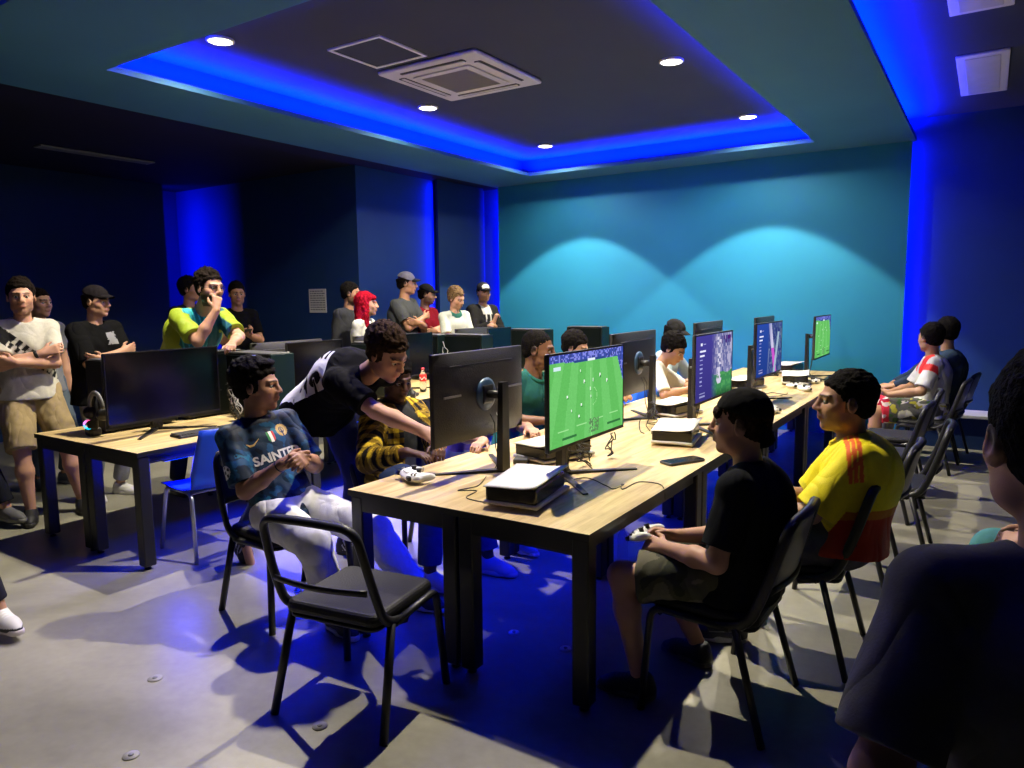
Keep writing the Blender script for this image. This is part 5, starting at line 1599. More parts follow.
# --- man in the lime and teal jersey, hand on mouth
def pat_lime(c, V, Lu, asg, at_, sd):
    x, y, z = Lu.T
    m = (asg == 0)&(y > -.01)
    t = np.clip((np.abs(x)-.03-(.13-z)*.12), -1, 1)
    b = m&(z > -.16+.9*np.abs(x))&(np.abs(x) < .17)
    c[b] = (.01, .17, .22)
    s_ = b&(np.mod(np.abs(x)*1.3-z*.5, .045) < .014); c[s_] = (.03, .42, .50)
    c[(asg == 0)&(x > -.5)&(z > .02)&(np.abs(x) > .10)&(np.abs(x) < .15)&(y > -.06)] = (.03, .32, .40)
    c[b&(x < -.02)&(z > .0)] = (.012, .09, .13)
    return c
H4 = (-5.317, 3.633, 1.765)
P4 = person(dict(at=(-5.80, 3.66), head_at=H4, hip=1.02, s=1.10, face=(1, -.02), h=.006, look=(.97, .02, -.08), headup=(.12, 0, 1),
    label='person in lime and teal jersey with glasses leaning on the towers, fist pressed to mouth', seed=14, skin='light', hair='dark', hairkind='messy', hairt=.014, fade=.8, beard=.85, head=1.06, w=1.34, shoulder=.175,
    glasses=True, neckv=(0, .11, .155), top=dict(color=(.25, .34, .022), pattern=pat_lime, mat='jersey', sleeve=.78, sleeve_r=.022, wrinkle=.005),
    armR=dict(to=(-5.165, 3.57, 1.585), elbow=(.2, .6, -.9), hdir=(-.12, .25, .95), palm=(-.9, .1, -.1), curl=1.15),
    armL=dict(to=(-5.03, 3.60, 1.315), elbow=(-.9, .2, -.5), hdir=(.7, -.6, -.1), palm=(-.2, 0, -1), curl=.9),
    bottom=dict(color=(.02, .022, .03)), shoes=dict(col=(.02, .02, .02), sole=(.1, .1, .1))))
P4B = (-7.55, 4.92, 1.79)
person(dict(st(P4B, (1, .1)), label='dark-haired person whose head shows just behind the neck of the lime jersey', seed=24, look=(.9, .5, 0), skin='tan', hair='black', hairt=.016,
    top=dict(color=(.014, .015, .02)), bottom=dict(color=(.02, .02, .03)), shoes=dict(col=(.02, .02, .02), sole=(.1, .1, .1))))
P5 = person(dict(st((-7.218, 5.273, 1.735), (.85, -.35)), label='dim figure in a dark T-shirt holding a phone in front of the blue recess', seed=15, look=(.9, -.45, -.1), skin='tan', hair='black', hairt=.012,
    top=dict(color=(.007, .007, .008), sleeve=.75), bottom=dict(color=(.015, .015, .02)), shoes=dict(col=(.02, .02, .02), sole=(.1, .1, .1)),
    armR=dict(loc=(.03, .32, .26), elbow=(.6, -.4, -.8), palm=(0, 0, 1), curl=.8), armL=dict(loc=(-.04, .31, .24), elbow=(-.6, -.4, -.8), palm=(.2, 0, 1), curl=.8)))
q_ = P5['arms'][1][2]
hp_ = thing('mobile_phone', tuple(P5['root'].matrix_basis @ Vector(q_+G_([-.03, .09, .02]))), facing(.85, -.35), 'dark phone held by the dim figure in front of the blue recess', 'phone')
hp_.rotation_euler.x = .5
MB().rbox(-.037, .037, -.075, .075, -.005, .004, .006, 2).build('phone_body', M_['black'], hp_); MB().box(-.033, .033, -.07, .07, .004, .0046).build('phone_screen', M_['black_gloss'], hp_)

P6 = person(dict(st((-6.30, 6.17, 1.725), (.95, .2)), label='bearded person in a charcoal sweatshirt left of the red-haired woman', seed=16, look=(.86, .52, -.05), skin='tan', hair='black', hairt=.008, fade=.9, beard=.75,
    w=1.1, top=dict(color=(.035, .036, .04), sleeve=1.9, loose=.012), bottom=dict(color=(.02, .02, .03)), shoes=dict(col=(.02, .02, .02), sole=(.1, .1, .1))))
P7 = person(dict(st((-5.86, 5.98, 1.60), (.9, .3)), label='woman with long bright red hair in a white short-sleeved top', seed=17, look=(.80, .62, -.02), skin='fair', hair='red', hairkind='long', fade=0, hairt=.016, head=1.06, w=.95, shoulder=.155,
    top=dict(color=(.62, .62, .58), sleeve=.5, sleeve_r=.012), bottom=dict(color=(.03, .04, .07)), shoes=dict(col=(.5, .5, .5), sole=(.6, .6, .6))))
P8 = person(dict(st((-6.16, 7.0, 1.845), (.9, .15)), label='man in a grey cap and dark grey T-shirt with arms crossed', seed=18, look=(.84, .58, -.06), skin='tan', hair='dark', hairt=.01, w=1.2, head=.98,
    cap=dict(col=(.34, .33, .36), brim=(.05, .05, .06)), top=dict(color=(.045, .048, .05), sleeve=.7, sleeve_r=.02, hem=-.12), bottom=dict(color=(.05, .055, .06)), shoes=dict(col=(.02, .02, .02), sole=(.1, .1, .1)), **crossed((.9, .15), .03)))
P9 = person(dict(st((-6.22, 7.46, 1.706), (.9, .0)), label='man in a black cap and dark red T-shirt with arms crossed', seed=19, look=(.88, .48, -.1), skin='light', hair='dark', beard=.6, w=1.1,
    cap=dict(col=(.012, .012, .013)), top=dict(color=(.17, .008, .016), sleeve=.7, sleeve_r=.02), bottom=dict(color=(.03, .03, .04)), shoes=dict(col=(.02, .02, .02), sole=(.1, .1, .1)), **crossed((.9, 0))))
def pat_white_green(c, V, Lu, asg, at_, sd):
    x, y, z = Lu.T
    c[(asg == 0)&(z > .125+.5*(np.abs(x)-.03).clip(0, 1))&(np.abs(x) < .075)] = (.02, .12, .09)
    return c
P10 = person(dict(st((-5.74, 7.47, 1.655), (.95, -.35)), label='boy in a white jersey with dark green collar, head tilted down', seed=20, look=(.9, -.05, -.35), headup=(.1, -.12, 1), skin='light', hair='light', hairkind='messy', hairt=.016, fade=.5, head=1.06, w=.95,
    top=dict(color=(.50, .53, .47), pattern=pat_white_green, mat='jersey', sleeve=.75, sleeve_r=.02), bottom=dict(color=(.03, .05, .04)), shoes=dict(col=(.5, .5, .5), sole=(.5, .5, .5)),
    armR=dict(loc=(.02, .32, .16), elbow=(.6, -.4, -.8), curl=.9), armL=dict(loc=(-.03, .31, .15), elbow=(-.6, -.4, -.8), curl=.9)))
drape(P10, P10['shirt'], text_polys('mfan', .02), P10['Ch']+P10['Ru']@G_([0, .1, -.11]), P10['Ru'][:, 1], P10['Ru'][:, 2], .10, M_['print_black'], 'chest_lettering')
def pat_hood(c, V, Lu, asg, at_, sd):
    x, y, z = Lu.T
    c[(asg == 0)&(z > .10)&(np.abs(x) < .075)&(y > -.02)] = (.42, .41, .38)
    for k_ in (-1, 1): c[(asg == 0)&(np.abs(x-k_*.035) < .009)&(z > -.06)&(y > .03)] = (.5, .5, .47)
    return c
P11 = person(dict(st((-5.83, 8.20, 1.725), (.9, -.3)), label='man in a black hoodie with pale drawstrings and a cap with white front', seed=21, look=(.84, -.5, -.05), skin='olive', hair='dark', beard=.35, w=1.2, facew=1.08,
    cap=dict(col=(.02, .02, .025), front=(.5, .5, .48)), top=dict(name='hoodie', color=(.018, .018, .018), pattern=pat_hood, sleeve=1.85, loose=.018), bottom=dict(color=(.02, .02, .03)), shoes=dict(col=(.02, .02, .02), sole=(.1, .1, .1)),
    armR=dict(loc=(.0, .26, .30), elbow=(.8, -.2, -.7), hdir=(.2, .2, .7), curl=1.0), armL=dict(loc=(-.0, .27, .25), elbow=(-.8, -.2, -.7), curl=1.0)))

# --- seated boy in the blue jersey
def pat_inter(c, V, Lu, asg, at_, sd):
    n = wob(V, 30, 3); n2 = wob(V, 75, 8)
    c[:] = (.010, .035, .085)
    c[(n+n2*.7) > .25] = (.015, .10, .24); c[(n-n2*.6) > .75] = (.03, .22, .40); c[(n+n2*.8) < -.75] = (.006, .014, .035)
    x, y, z = Lu.T
    c[(asg == 0)&(z > .135)&(np.abs(x) < .09)] = (.004, .006, .012)
    m = (asg != 0)&(at_ > .62); c[m] *= .55
    c *= .68
    return c
H12 = (-3.225, 2.457, 1.208)
P12 = person(dict(at=(-3.06, 2.47), head_at=H12, hip=.575, s=1.04, face=(1, -.22), h=.005, look=(.86, .50, -.02), seed=31, w=.95, head=1.04, stoop=4, curve=.045,
    label='boy in a patterned dark blue football jersey and white trousers, seated with hands clasped', skin='tan', hair='black', hairkind='curly', hairt=.022, fade=.75, nape=-.01, hairlow=.03,
    tufts=((0, -.075, .045, (.05, .035, .06)), (0, -.095, -.01, (.05, .03, .05)), (0, .035, .115, (.055, .045, .022))),
    top=dict(name='jersey', color=(.01, .05, .12), pattern=pat_inter, mat='jersey', sleeve=.86, sleeve_r=.024, wrinkle=.004, hem=-.08),
    armR=dict(to=(-2.90, 2.33, .85), elbow=(.5, -.7, -.9), hdir=(.75, .55, .25), palm=(-.2, .8, -.3), curl=.8), armL=dict(to=(-2.86, 2.44, .86), elbow=(-.7, -.5, -.7), hdir=(.5, -.75, .1), palm=(-.2, -.6, -.4), curl=.8),
    bottom=dict(color=(.66, .66, .66), r=.026, len=1.88, hemr=1.6, wrinkle=.007),
    legR=dict(to=(-2.66, 2.42, .10), foot=(1, -.25, 0), wfoot=True), legL=dict(to=(-2.50, 2.84, .10), foot=(1, .1, 0), wfoot=True),
    shoes=dict(col=(.02, .022, .03), sole=(.7, .7, .7), lace=(.5, .5, .5))))
K = P12; F12, U12, X12 = K['Ru'][:, 1], K['Ru'][:, 2], K['Ru'][:, 0]
def on(K, x, z, y=.1): return K['Ch']+K['Ru']@(G_([x, y, z])*K['s'])
drape(K, K['shirt'], text_polys('SAINTER', .035), on(K, -.01, -.065), F12, U12, .066, M_['print_white'], 'chest_lettering')
drape(K, K['shirt'], text_polys('SAN TOU', .02), on(K, -.01, -.118), F12, U12, .048, M_['print_white'], 'chest_lettering')
M_['flag_green'] = mat('flag_green', (.02, .22, .08), .6); M_['flag_red'] = mat('flag_red', (.5, .02, .03), .6); M_['gold'] = mat('gold_print', (.50, .34, .10), .5); M_['navy_print'] = mat('navy_print', (.01, .02, .07), .6)
def shield(x, y):
    w2 = .8 if y > -.2 else .8*math.sqrt(max(0, 1-((y+.2)/.85)**2))
    if abs(x) > w2 or y > 1: return None
    return 0 if x < -.27 else (1 if x < .27 else 2)
drape(K, K['shirt'], [(a, b) if a else (0, b) for a, b in grid_poly(shield, -.9, .9, -1.05, 1.05, 15, 14)], on(K, -.01, .055), F12, U12, .028, [M_['flag_green'], M_['white'], M_['flag_red']], 'flag_badge')
drape(K, K['shirt'], grid_poly(lambda x, y: None if x*x+y*y > 1 else (1 if .35 < math.hypot(x, y) < .5 or abs(x) < .1 and y < .3 else 0), -1, 1, -1, 1, 16, 16), on(K, -.085, .075), F12, U12, .034, [M_['gold'], M_['navy_print']], 'club_badge')
sw = [(-1, .25), (-.55, -.35), (0, -.32), (1.1, .62), (.0, -.05), (-.5, -.02), (-.75, .2)]
drape(K, K['shirt'], [[sw[0], sw[1], sw[5], sw[6]], [sw[1], sw[2], sw[4], sw[5]], [sw[2], sw[3], sw[4]]], on(K, .085, .045), F12, U12, .034, M_['gold'], 'swoosh_mark')
S_, E_, W_, a_ = K['arms'][1]
sdir = nz(E_-S_); out_ = nz(K['Ru'][:, 0]-sdir*(K['Ru'][:, 0]@sdir))
drape(K, K['shirt'], grid_poly(lambda x, y: None if x*x+y*y > 1 else (1 if (math.hypot(x, y) < .3 or any(math.hypot(x-.75*math.cos(a), y-.75*math.sin(a)) < .22 for a in np.arange(5)*1.2566+.3)) else 0), -1, 1, -1, 1, 16, 16), S_+(E_-S_)*.62+out_*.03, nz(out_+nz(np.cross(sdir, out_))*-.0), -sdir, .036, [M_['white'], M_['black']], 'sleeve_patch')
MB().lathe([(.031, -.004), (.033, 0), (.031, .004)], 18, M=Matrix.Translation(Vector(E_+(W_-E_)*.9)) @ Vector(W_-E_).to_track_quat('Z', 'Y').to_matrix().to_4x4()).build('bracelet', M_['black'], K['root'])
hc_ = MB(); c_ = Vector(K['hd'](.01, -.015, .142))
hc_.rbox(-.014, .014, -.012, .012, -.010, .012, .006, 2, M=Matrix.Translation(c_)).tube([c_+Vector((0, -.02, 0)), c_+Vector((0, .022, .0))], .005, 8)
hc_.build('hair_clip', mat('clip_plastic', (.12, .14, .30), .2), K['root'])

# --- man bending over the table in black
def pat_black(c, V, Lu, asg, at_, sd): return c
P13 = person(dict(at=(-3.43, 3.06), head_at=(-2.761, 2.962, 1.352), hip=1.0, s=1.10, face=(1, -.12), h=.0055, look=(.90, .0, -.52), headup=(.5, -.05, .85), seed=32, w=1.05, head=1.04,
    neckv=(-.02, .125, .10), stoop=6, curve=.06,
    label='young man in a black T-shirt bending over the table between the seated players', skin='fair', hair='brown', hairkind='curly', hairt=.024, fade=.8, hairlow=.035, beard=.15,
    top=dict(name='shirt', color=(.006, .006, .0065), sleeve=.80, sleeve_r=.026, loose=.015, wrinkle=.006, wf=18, hem=-.06),
    armR=dict(to=(-2.36, 2.88, .93), elbow=(.5, -.3, -.5), hdir=(.9, .1, -.35), curl=.6), armL=dict(to=(-3.46, 3.33, 1.06), elbow=(-.55, .1, .9), hdir=(.3, -.2, -.9), curl=1.0),
    bottom=dict(color=(.035, .04, .12), r=.02), legR=dict(to=(-3.90, 2.80, .17), foot=(.55, -.1, -.85), wfoot=True), legL=dict(to=(-3.45, 3.25, .10), foot=(1, .1, 0), wfoot=True),
    shoes=dict(col=(.010, .010, .012), stripe=(.55, .55, .6), sole=(.02, .02, .025))))
K = P13
back = -K['Ru'][:, 1]; along = K['Rt'][:, 2]; mid = (K['P']+K['Nb'])/2
# white band with letters running down the back
def band(x, y): return abs(y) < 1
side_ = K['Rt'][:, 0]
drape(K, K['shirt'], [[(a/16, b/10), ((a+1)/16, b/10), ((a+1)/16, (b+1)/10), (a/16, (b+1)/10)] for a in range(-56, 13) if a not in (-14, -13) for b in range(-5, 5)], mid+side_*.15+along*.05, back, side_*-1, .13, M_['print_white'], 'back_band')
drape(K, K['shirt'], [[(x, y) for x, y in q] for q in text_polys('ARTE', .04)], mid+along*.09+side_*.15, back, -side_, .10, M_['print_black'], 'back_lettering', .0035)

# --- seated person in yellow plaid
def pat_plaid(c, V, Lu, asg, at_, sd):
    x, y, z = Lu.T
    openf = (asg == 0)&(y > .02)&(np.abs(x) < .055+.10*np.clip(.12-z, 0, .3))
    u = np.where(asg == 0, x, y); v = np.where(asg == 0, z, at_*.29)
    a = np.mod(u, .062) < .033; b = np.mod(v, .062) < .033
    col = np.where((a&b)[:, None], G_([[.012, .010, .012]]), np.where((a|b)[:, None], G_([[.16, .10, .012]]), G_([[.60, .42, .03]])))
    c[:] = col
    th_ = (np.mod(u+.008, .062) < .004)|(np.mod(v+.008, .062) < .004); c[th_] = (.3, .2, .04)
    c[openf] = (.035, .036, .038)
    return c
P14 = person(dict(at=(-3.05, 3.36), head_at=(-3.04, 3.33, 1.165), hip=.575, s=1.06, face=(1, -.12), h=.006, look=(.92, -.30, -.28), seed=33, w=1.2, head=1.04,
    label='seated person in an open yellow and black plaid shirt over a grey tee', skin='dark', hair='black', hairkind='curly', hairt=.028, fade=.6, hairlow=.02,
    top=dict(name='plaid_shirt', color=(.5, .35, .03), pattern=pat_plaid, sleeve=1.88, sleeve_r=.024, loose=.02, wrinkle=.006),
    armR=dict(to=(-2.70, 3.02, .80), elbow=(.7, -.6, -.7), hdir=(.9, .25, -.1), palm=(.1, 0, -1), curl=.35), armL=dict(to=(-2.62, 3.20, .83), elbow=(-.8, -.4, -.6), hdir=(.6, -.65, -.25), palm=(-.1, -.2, -1), curl=.6),
    bottom=dict(color=(.03, .045, .12), r=.022), legR=dict(to=(-2.60, 3.08, .10), foot=(1, 0, 0), wfoot=True), legL=dict(to=(-2.45, 3.45, .10), foot=(1, .1, 0), wfoot=True),
    shoes=dict(col=(.35, .36, .5), sole=(.6, .6, .6))))

person(dict(at=(-2.98, 3.97), head_at=(-2.86, 3.97, 1.11), hip=.575, s=1.02, face=(1, -.1), h=.008, look=(1, -.2, -.4), seed=34, label='player hidden behind the nearest monitor back, only a forearm showing',
    skin='light', hair='black', top=dict(color=(.10, .07, .22), sleeve=.8), armR=dict(to=(-2.52, 3.52, .795), elbow=(.7, -.5, -.3), hdir=(.2, -1, -.05), palm=(0, 0, -1), curl=.5), armL=dict(to=(-2.5, 4.0, .80), elbow=(-.8, -.4, -.3), hdir=(.8, -.6, 0), palm=(0, 0, -1)),
    bottom=dict(color=(.05, .06, .15)), legR=dict(to=(-2.5, 3.86, .1)), legL=dict(to=(-2.5, 4.1, .1)), shoes=dict(col=(.3, .3, .4), sole=(.6, .6, .6))))
def pat_green(c, V, Lu, asg, at_, sd):
    x, y, z = Lu.T
    c[(asg == 0)&(np.abs(x) < .006)&(y > 0)&(z > .03)] = (.01, .06, .06)
    return c
person(dict(at=(-2.90, 4.50), head_at=(-2.736, 4.534, 1.275), hip=.58, s=1.08, face=(1, -.15), h=.0065, look=(.95, .30, -.12), seed=35, w=1.2, head=1.06, facew=1.06, neckw=1.15, label='man in a dark green polo shirt and blue jeans seated between the two nearest monitors',
    skin='brown', hair='black', hairt=.003, hairkind='buzz', fade=.9, top=dict(name='polo_shirt', color=(.022, .11, .098), pattern=pat_green, sleeve=.92, sleeve_r=.02, collar=(.02, .12, .10)),
    armR=dict(to=(-2.56, 4.30, .80), elbow=(.8, -.5, -.5), hdir=(.5, .85, -.1), curl=.5), armL=dict(to=(-2.45, 4.62, .82), elbow=(-.8, -.4, -.6), curl=.6),
    bottom=dict(color=(.05, .11, .30)), legR=dict(to=(-2.45, 4.38, .1)), legL=dict(to=(-2.45, 4.7, .1)), shoes=dict(col=(.3, .3, .35), sole=(.5, .5, .5))))
person(dict(at=(-3.06, 5.55), head_at=(-2.984, 5.569, 1.215), hip=.575, s=1.02, face=(1, 0), h=.008, look=(.95, .1, -.3), seed=36, label='player whose short curly hair shows just above the nearest football screen', skin='olive', hair='black', hairkind='curly', hairt=.014, head=1.08,
    top=dict(color=(.02, .02, .03)), armR=dict(to=(-2.6, 5.45, .82), elbow=(.8, -.4, -.6)), armL=dict(to=(-2.6, 5.68, .82), elbow=(-.8, -.4, -.6)), bottom=dict(color=(.03, .03, .05)), legR=dict(to=(-2.5, 5.45, .1)), legL=dict(to=(-2.5, 5.7, .1)), shoes=dict(col=(.3, .3, .35), sole=(.5, .5, .5))))
def pat_wb(c, V, Lu, asg, at_, sd):
    x, y, z = Lu.T
    t = np.clip((.02-z+.03*wob(V, 30, 4))/.05, 0, 1)[:, None]*((asg != 0)|(z < .05))[:, None]
    return c*(1-t)+G_([[.02, .13, .75]])*t
person(dict(at=(-2.72, 6.25), head_at=(-2.40, 6.38, 1.165), hip=.575, s=1.02, face=(1, .15), h=.0075, look=(.85, -.1, -.55), headup=(.5, 0, .8), seed=37, label='dark-haired boy in a white and blue shirt hunched over the table', skin='olive', hair='black', hairkind='messy', hairt=.02, neckv=(0, .10, .12), head=1.05,
    top=dict(color=(.66, .66, .62), pattern=pat_wb, mat='jersey', sleeve=.9, sleeve_r=.024), armR=dict(to=(-2.22, 6.28, .82), elbow=(.9, -.3, -.5), hdir=(1, .3, -.1)), armL=dict(to=(-2.2, 6.55, .82), elbow=(-.9, -.3, -.5)), bottom=dict(color=(.03, .03, .05)),
    legR=dict(to=(-2.45, 6.1, .1)), legL=dict(to=(-2.45, 6.5, .1)), shoes=dict(col=(.3, .3, .35), sole=(.5, .5, .5))))
person(dict(at=(-2.82, 7.0), head_at=(-2.629, 7.013, 1.275), hip=.58, s=1.06, face=(1, -.05), h=.0075, look=(.95, -.2, -.35), seed=38, label='man in a black cap and pale blue shirt seated behind the hunched boy', skin='tan', hair='black', beard=.3,
    cap=dict(col=(.018, .018, .018)), top=dict(color=(.42, .55, .62), sleeve=.85, sleeve_r=.02), armR=dict(to=(-2.35, 6.9, .82), elbow=(.8, -.4, -.6)), armL=dict(to=(-2.35, 7.15, .82), elbow=(-.8, -.4, -.6)), bottom=dict(color=(.03, .04, .1)),
    legR=dict(to=(-2.45, 6.9, .1)), legL=dict(to=(-2.45, 7.2, .1)), shoes=dict(col=(.3, .3, .35), sole=(.5, .5, .5))))

# --- boy in black with a backwards cap
def pat_camo(c, V, sd):
    n = wob(V, 38, 9)
    c[n > .3] = (.045, .05, .035); c[n < -.35] = (.16, .15, .11); return c
P19 = person(dict(at=(-.79, 2.84), head_at=(-.795, 2.845, 1.155), hip=.565, s=1.0, face=(-1, .02), h=.005, look=(-1, -.12, -.02), seed=39, w=1.02, head=1.04, stoop=10, curve=.055,
    label='boy in a black T-shirt and black backwards cap holding a controller at the near right', skin='fair', hair='brown', hairkind='curly', hairt=.005, fade=.5, nape=.012,
    tufts=((0, .078, .05, (.055, .018, .02)), (.035, .075, .04, (.02, .016, .02)), (-.04, .072, .04, (.02, .016, .02))),
    cap=dict(col=(.010, .010, .010), backwards=True, low=.0),
    top=dict(color=(.012, .013, .016), sleeve=.80, sleeve_r=.028, loose=.018, wrinkle=.005, wf=16, hem=-.09),
    armL=dict(to=(-1.04, 2.705, .645), elbow=(-.6, -.6, -.9), hdir=(-.85, .25, .0), palm=(-.1, .7, -.6), curl=1.0), armR=dict(to=(-1.05, 2.86, .65), elbow=(.6, -.6, -.9), hdir=(-.85, -.25, .05), palm=(-.1, -.7, -.6), curl=1.0),
    bottom=dict(name='shorts', color=(.085, .085, .06), len=.80, r=.026, pattern=pat_camo, wrinkle=.006), legL=dict(to=(-1.13, 2.66, .095), foot=(-1, -.15, 0), wfoot=True), legR=dict(to=(-1.02, 3.06, .095), foot=(-1, .2, 0), wfoot=True),
    shoes=dict(col=(.016, .018, .03), sole=(.10, .10, .11), lace=(.05, .05, .06))))
o = copy_tree(ctl0); o.location = (-1.165, 2.79, .635); o.rotation_euler = (R(-20), 0, R(88)); o.scale = (1.1,)*3; tag(o, 'controller gripped in both hands of the boy in the backwards cap', 'game controller')
o['group'] = 'game controllers held by players'
K = P19
drape(K, K['body'], [[(-1, -.3), (1, -.3), (1, .3), (-1, .3)]], K['arms'][-1][1], K['Ru'][:, 0]*-1, (0, 0, 1), .001, M_['black'], 'mole') if False else None

# --- boy in the yellow jersey
def pat_yellow(c, V, Lu, asg, at_, sd):
    x, y, z = Lu.T
    m = (asg == 0)&(z < -.155); c[m] = (.42, .03, .012)
    g = (asg == 0)&(z < -.12)&(z >= -.155); c[g] = (.50, .16, .01)
    # three orange shoulder stripes running from the collar down each shoulder front
    for k_ in range(3):
        yc = .018+.021*k_
        m = (np.abs(y-yc+.002) < .0085)&(z > .03-.25*np.clip(np.abs(x)-.12, 0, 1))&(np.abs(x) > .055)&(np.abs(x) < .25); c[m] = (.80, .13, .02)
    m = (asg != 0)&(at_ > .93); c[m] = (.62, .55, .02)
    return c
P20 = person(dict(at=(-.50, 3.50), head_at=(-.519, 3.52, 1.175), hip=.58, s=1.05, face=(-1, -.22), h=.005, look=(-.93, -.36, .0), seed=40, w=1.12, head=1.08, stoop=8, curve=.05, neckw=1.08,
    label='boy in a bright yellow jersey with orange shoulder stripes', skin='olive', hair='black', hairt=.008, fade=.85, hairlow=.015, beard=.1,
    top=dict(name='jersey', color=(.80, .68, .015), pattern=pat_yellow, mat='jersey', sleeve=.92, sleeve_r=.034, loose=.02, wrinkle=.006, wf=15, hem=-.06, collar=(.66, .50, .02)),
    armL=dict(to=(-.86, 3.36, .68), elbow=(-.7, -.4, -.8), hdir=(-.9, .2, 0), curl=.8), armR=dict(to=(-.88, 3.52, .68), elbow=(.7, -.4, -.8), hdir=(-.9, -.2, 0), curl=.8),
    bottom=dict(color=(.10, .10, .12), len=.95, name='shorts', r=.024), legL=dict(to=(-.95, 3.35, .1)), legR=dict(to=(-.95, 3.68, .1)), shoes=dict(col=(.03, .03, .04), sole=(.4, .4, .4))))
def pat_red(c, V, Lu, asg, at_, sd):
    x, y, z = Lu.T
    m = (z > .07)&(x > .07-.5*np.clip(z-.12, 0, 1))&(y > -.03)&(asg == 0)|((asg == -1)&(at_ < .35)&(y > .0)); c[m & (x < 0)] = (.62, .02, .02)
    m = (z > -.02+.9*(np.abs(x)-.05))&(np.abs(x) > .05)&(np.abs(x) < .16)&(y > .01)&(z > .02); c[m] = (.62, .02, .02)
    m = (asg != 0)&(np.abs(at_-.45) < .10)&(y < .0); c[m] = (.05, .06, .15)
    return c
def pat_floral(c, V, sd):
    n, n2 = wob(V, 42, 3), wob(V, 60, 9)
    c[n > .25] = (.60, .58, .50); c[n2 > .55] = (.45, .42, .05); c[n2 < -.6] = (.05, .10, .04)
    c[V[:, 1] > .36] = (.55, .03, .06); c[(V[:, 1] > .36)&(n > .3)] = (.6, .5, .5)
    return c
P21 = person(dict(at=(-.42, 7.93), head_at=(-.449, 7.956, 1.23), hip=.58, s=1.03, face=(-1, -.18), h=.007, look=(-.75, .66, -.05), seed=41, w=1.1, head=1.08, label='man in a white jersey with red shoulder panel, seated near the wall',
    skin='olive', hair='black', hairt=.012, fade=.9, top=dict(name='jersey', color=(.50, .51, .53), pattern=pat_red, mat='jersey', sleeve=.88, sleeve_r=.026), stoop=4,
    armL=dict(to=(-.74, 7.66, .70), elbow=(-.7, -.4, -.8), hdir=(-.8, .3, .1), palm=(0, .3, 1), curl=.6), armR=dict(to=(-.76, 7.84, .70), elbow=(.7, -.4, -.8), hdir=(-.8, -.3, .1), palm=(0, -.3, 1), curl=.6),
    bottom=dict(name='shorts', color=(.10, .10, .10), len=.95, pattern=pat_floral, r=.03), legL=dict(to=(-.9, 7.75, .1)), legR=dict(to=(-.9, 8.1, .1)), shoes=dict(col=(.3, .3, .3), sole=(.5, .5, .5))))
hp_ = thing('mobile_phone', (-.87, 7.74, .75), .3, 'white phone held by the man in the white and red jersey', 'phone')
MB().rbox(-.037, .037, -.075, .075, -.005, .004, .006, 2).build('phone_body', M_['white'], hp_); MB().box(-.033, .033, -.07, .07, .004, .0046).build('phone_screen', M_['black_gloss'], hp_)
person(dict(at=(-.33, 8.42), head_at=(-.345, 8.40, 1.265), hip=.58, s=1.05, face=(-1, -.2), h=.0075, look=(-.7, .7, -.05), seed=42, w=1.1, head=1.08, label='man in a dark denim jacket seated beside the white and red jersey',
    skin='olive', hair='black', hairt=.014, fade=.5, top=dict(name='denim_jacket', color=(.03, .05, .09), sleeve=1.92, loose=.015), armL=dict(to=(-.78, 8.05, .72), elbow=(-.7, -.4, -.6), hdir=(-.8, .2, 0)), armR=dict(to=(-.8, 8.3, .72), elbow=(.7, -.4, -.6)),
    bottom=dict(color=(.25, .24, .20)), legL=dict(to=(-.85, 8.3, .1)), legR=dict(to=(-.85, 8.55, .1)), shoes=dict(col=(.3, .3, .3), sole=(.5, .5, .5))))

# --- onlooker at the right edge, seen from behind
P23 = person(dict(at=(.15, 1.24), head_at=(.092, 1.285, 1.445), hip=.78, s=.95, face=(-.25, 1), h=.0045, look=(-.42, 1, -.05), seed=43, w=1.0, head=1.14, label='onlooker with dark hair and navy T-shirt seen from behind at the right edge', shoulder=.168,
    skin='fair', hair='black', hairt=.012, fade=.85, nape=-.02, hairlow=-.02, top=dict(color=(.15, .155, .15), sleeve=.85, sleeve_r=.03, loose=.012, wrinkle=.004, wf=14, hem=-.1),
    bottom=dict(color=(.03, .03, .05)), armL=dict(loc=(-.25, .03, .0), elbow=(-.3, -.6, -.2)), legL=dict(loc=(-.14, .12, .09)), legR=dict(loc=(.14, .12, .09)), shoes=dict(col=(.1, .1, .1), sole=(.4, .4, .4))))
# --- people cut by the left edge
person(dict(at=(-4.36, 1.20), head_at=(-4.36, 1.20, 1.70), hip=1.0, s=1.07, face=(1, .05), h=.009, seed=44, look=(1, .3, 0), label='person at the left edge showing only white and black sneakers', skin='light', hair='dark',
    top=dict(color=(.02, .02, .025), sleeve=.8), bottom=dict(color=(.02, .02, .03)), legR=dict(to=(-3.87, 1.345, .10), foot=(1, -.1, 0), wfoot=True), legL=dict(to=(-4.09, 1.50, .10), foot=(1, .05, 0), wfoot=True),
    shoes=dict(col=(.62, .61, .58), toe=(.02, .02, .022), lace=(.7, .7, .7), sole=(.55, .50, .52))))
person(dict(st((-6.32, 2.02, 1.70), (.95, -.1)), seed=45, look=(1, .1, 0), label='person in dark trousers cut off by the left edge, one leg beside the khaki shorts', skin='light', hair='dark',
    top=dict(color=(.014, .016, .025), sleeve=1.9, loose=.01), bottom=dict(color=(.012, .013, .02), r=.02), legL=dict(to=(-6.06, 2.34, .10), foot=(.9, .2, 0), wfoot=True), shoes=dict(col=(.10, .10, .11), sole=(.2, .2, .2))))
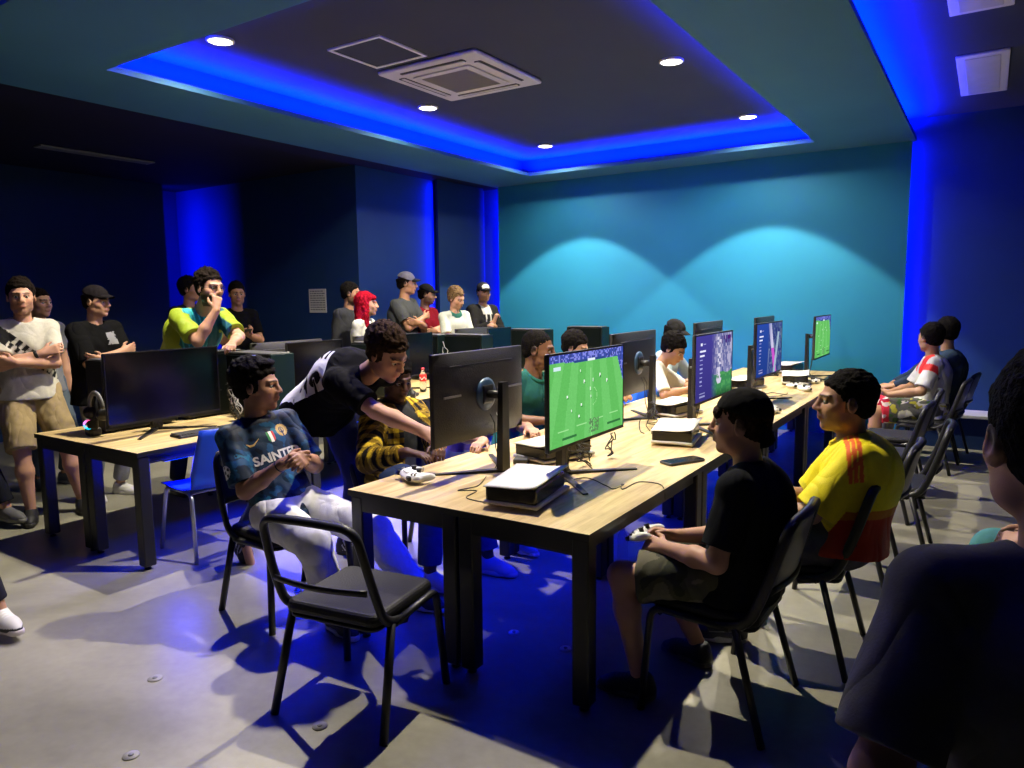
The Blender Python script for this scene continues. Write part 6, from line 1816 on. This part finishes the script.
# --- someone beyond the onlooker, teal clothing showing past the shoulder
o = copy_tree(chair0); o.location = (.52, 3.50, 0); o.rotation_euler = (0, 0, facing(-1, .1)); tag(o, 'black stacking chair beyond the navy T-shirt onlooker, mostly out of frame', 'chair', 'black stacking chairs along the middle table')
person(dict(at=(.52, 3.50), head_at=(.50, 3.50, 1.25), hip=.575, s=1.05, face=(-1, .1), h=.008, seed=46, look=(-1, .3, 0), label='person in teal trousers, only a knee showing past the onlooker', skin='light', hair='dark',
    top=dict(color=(.05, .20, .22), sleeve=.8), armL=dict(loc=(-.1, .3, .1)), armR=dict(loc=(.1, .3, .1)), bottom=dict(color=(.08, .24, .26), r=.03), legL=dict(to=(.02, 3.42, .1)), legR=dict(to=(.05, 3.75, .1)), shoes=dict(col=(.3, .3, .3), sole=(.5, .5, .5))))
# ------------------------------------------------------------------ camera and view
f_, yaw, pit, rol, H = 723.8, .5807664, .119049, -.0116096, 1.66
F = Vector((-sin(yaw)*cos(pit), cos(yaw)*cos(pit), -sin(pit)))
r = Vector((cos(yaw), sin(yaw), 0)); u = r.cross(F)
r, u = r*cos(rol)+u*sin(rol), -r*sin(rol)+u*cos(rol)
cd = bpy.data.cameras.new('camera'); cd.sensor_width = 36; cd.lens = f_/1024*36; cd.clip_start = .05
co = bpy.data.objects.new('camera', cd); C.objects.link(co)
m = Matrix((r, u, -F)).transposed().to_4x4(); m.translation = (0, 0, H); co.matrix_world = m
sc = bpy.context.scene
sc.camera = co
sc.view_settings.view_transform = 'Standard'; sc.view_settings.look = 'None'
sc.view_settings.gamma = 1; sc.view_settings.use_curve_mapping = False
sc.view_settings.exposure = EXPOSURE
w = bpy.data.worlds.new('world'); sc.world = w; w.use_nodes = True
w.node_tree.nodes['Background'].inputs['Color'].default_value = (.02, .03, .08, 1)
w.node_tree.nodes['Background'].inputs['Strength'].default_value = .02
cy = sc.cycles
cy.use_denoising = True
cy.max_bounces = 6; cy.diffuse_bounces = 4; cy.glossy_bounces = 3; cy.transmission_bounces = 4
cy.caustics_reflective = False; cy.caustics_refractive = False
cy.sample_clamp_indirect = 6
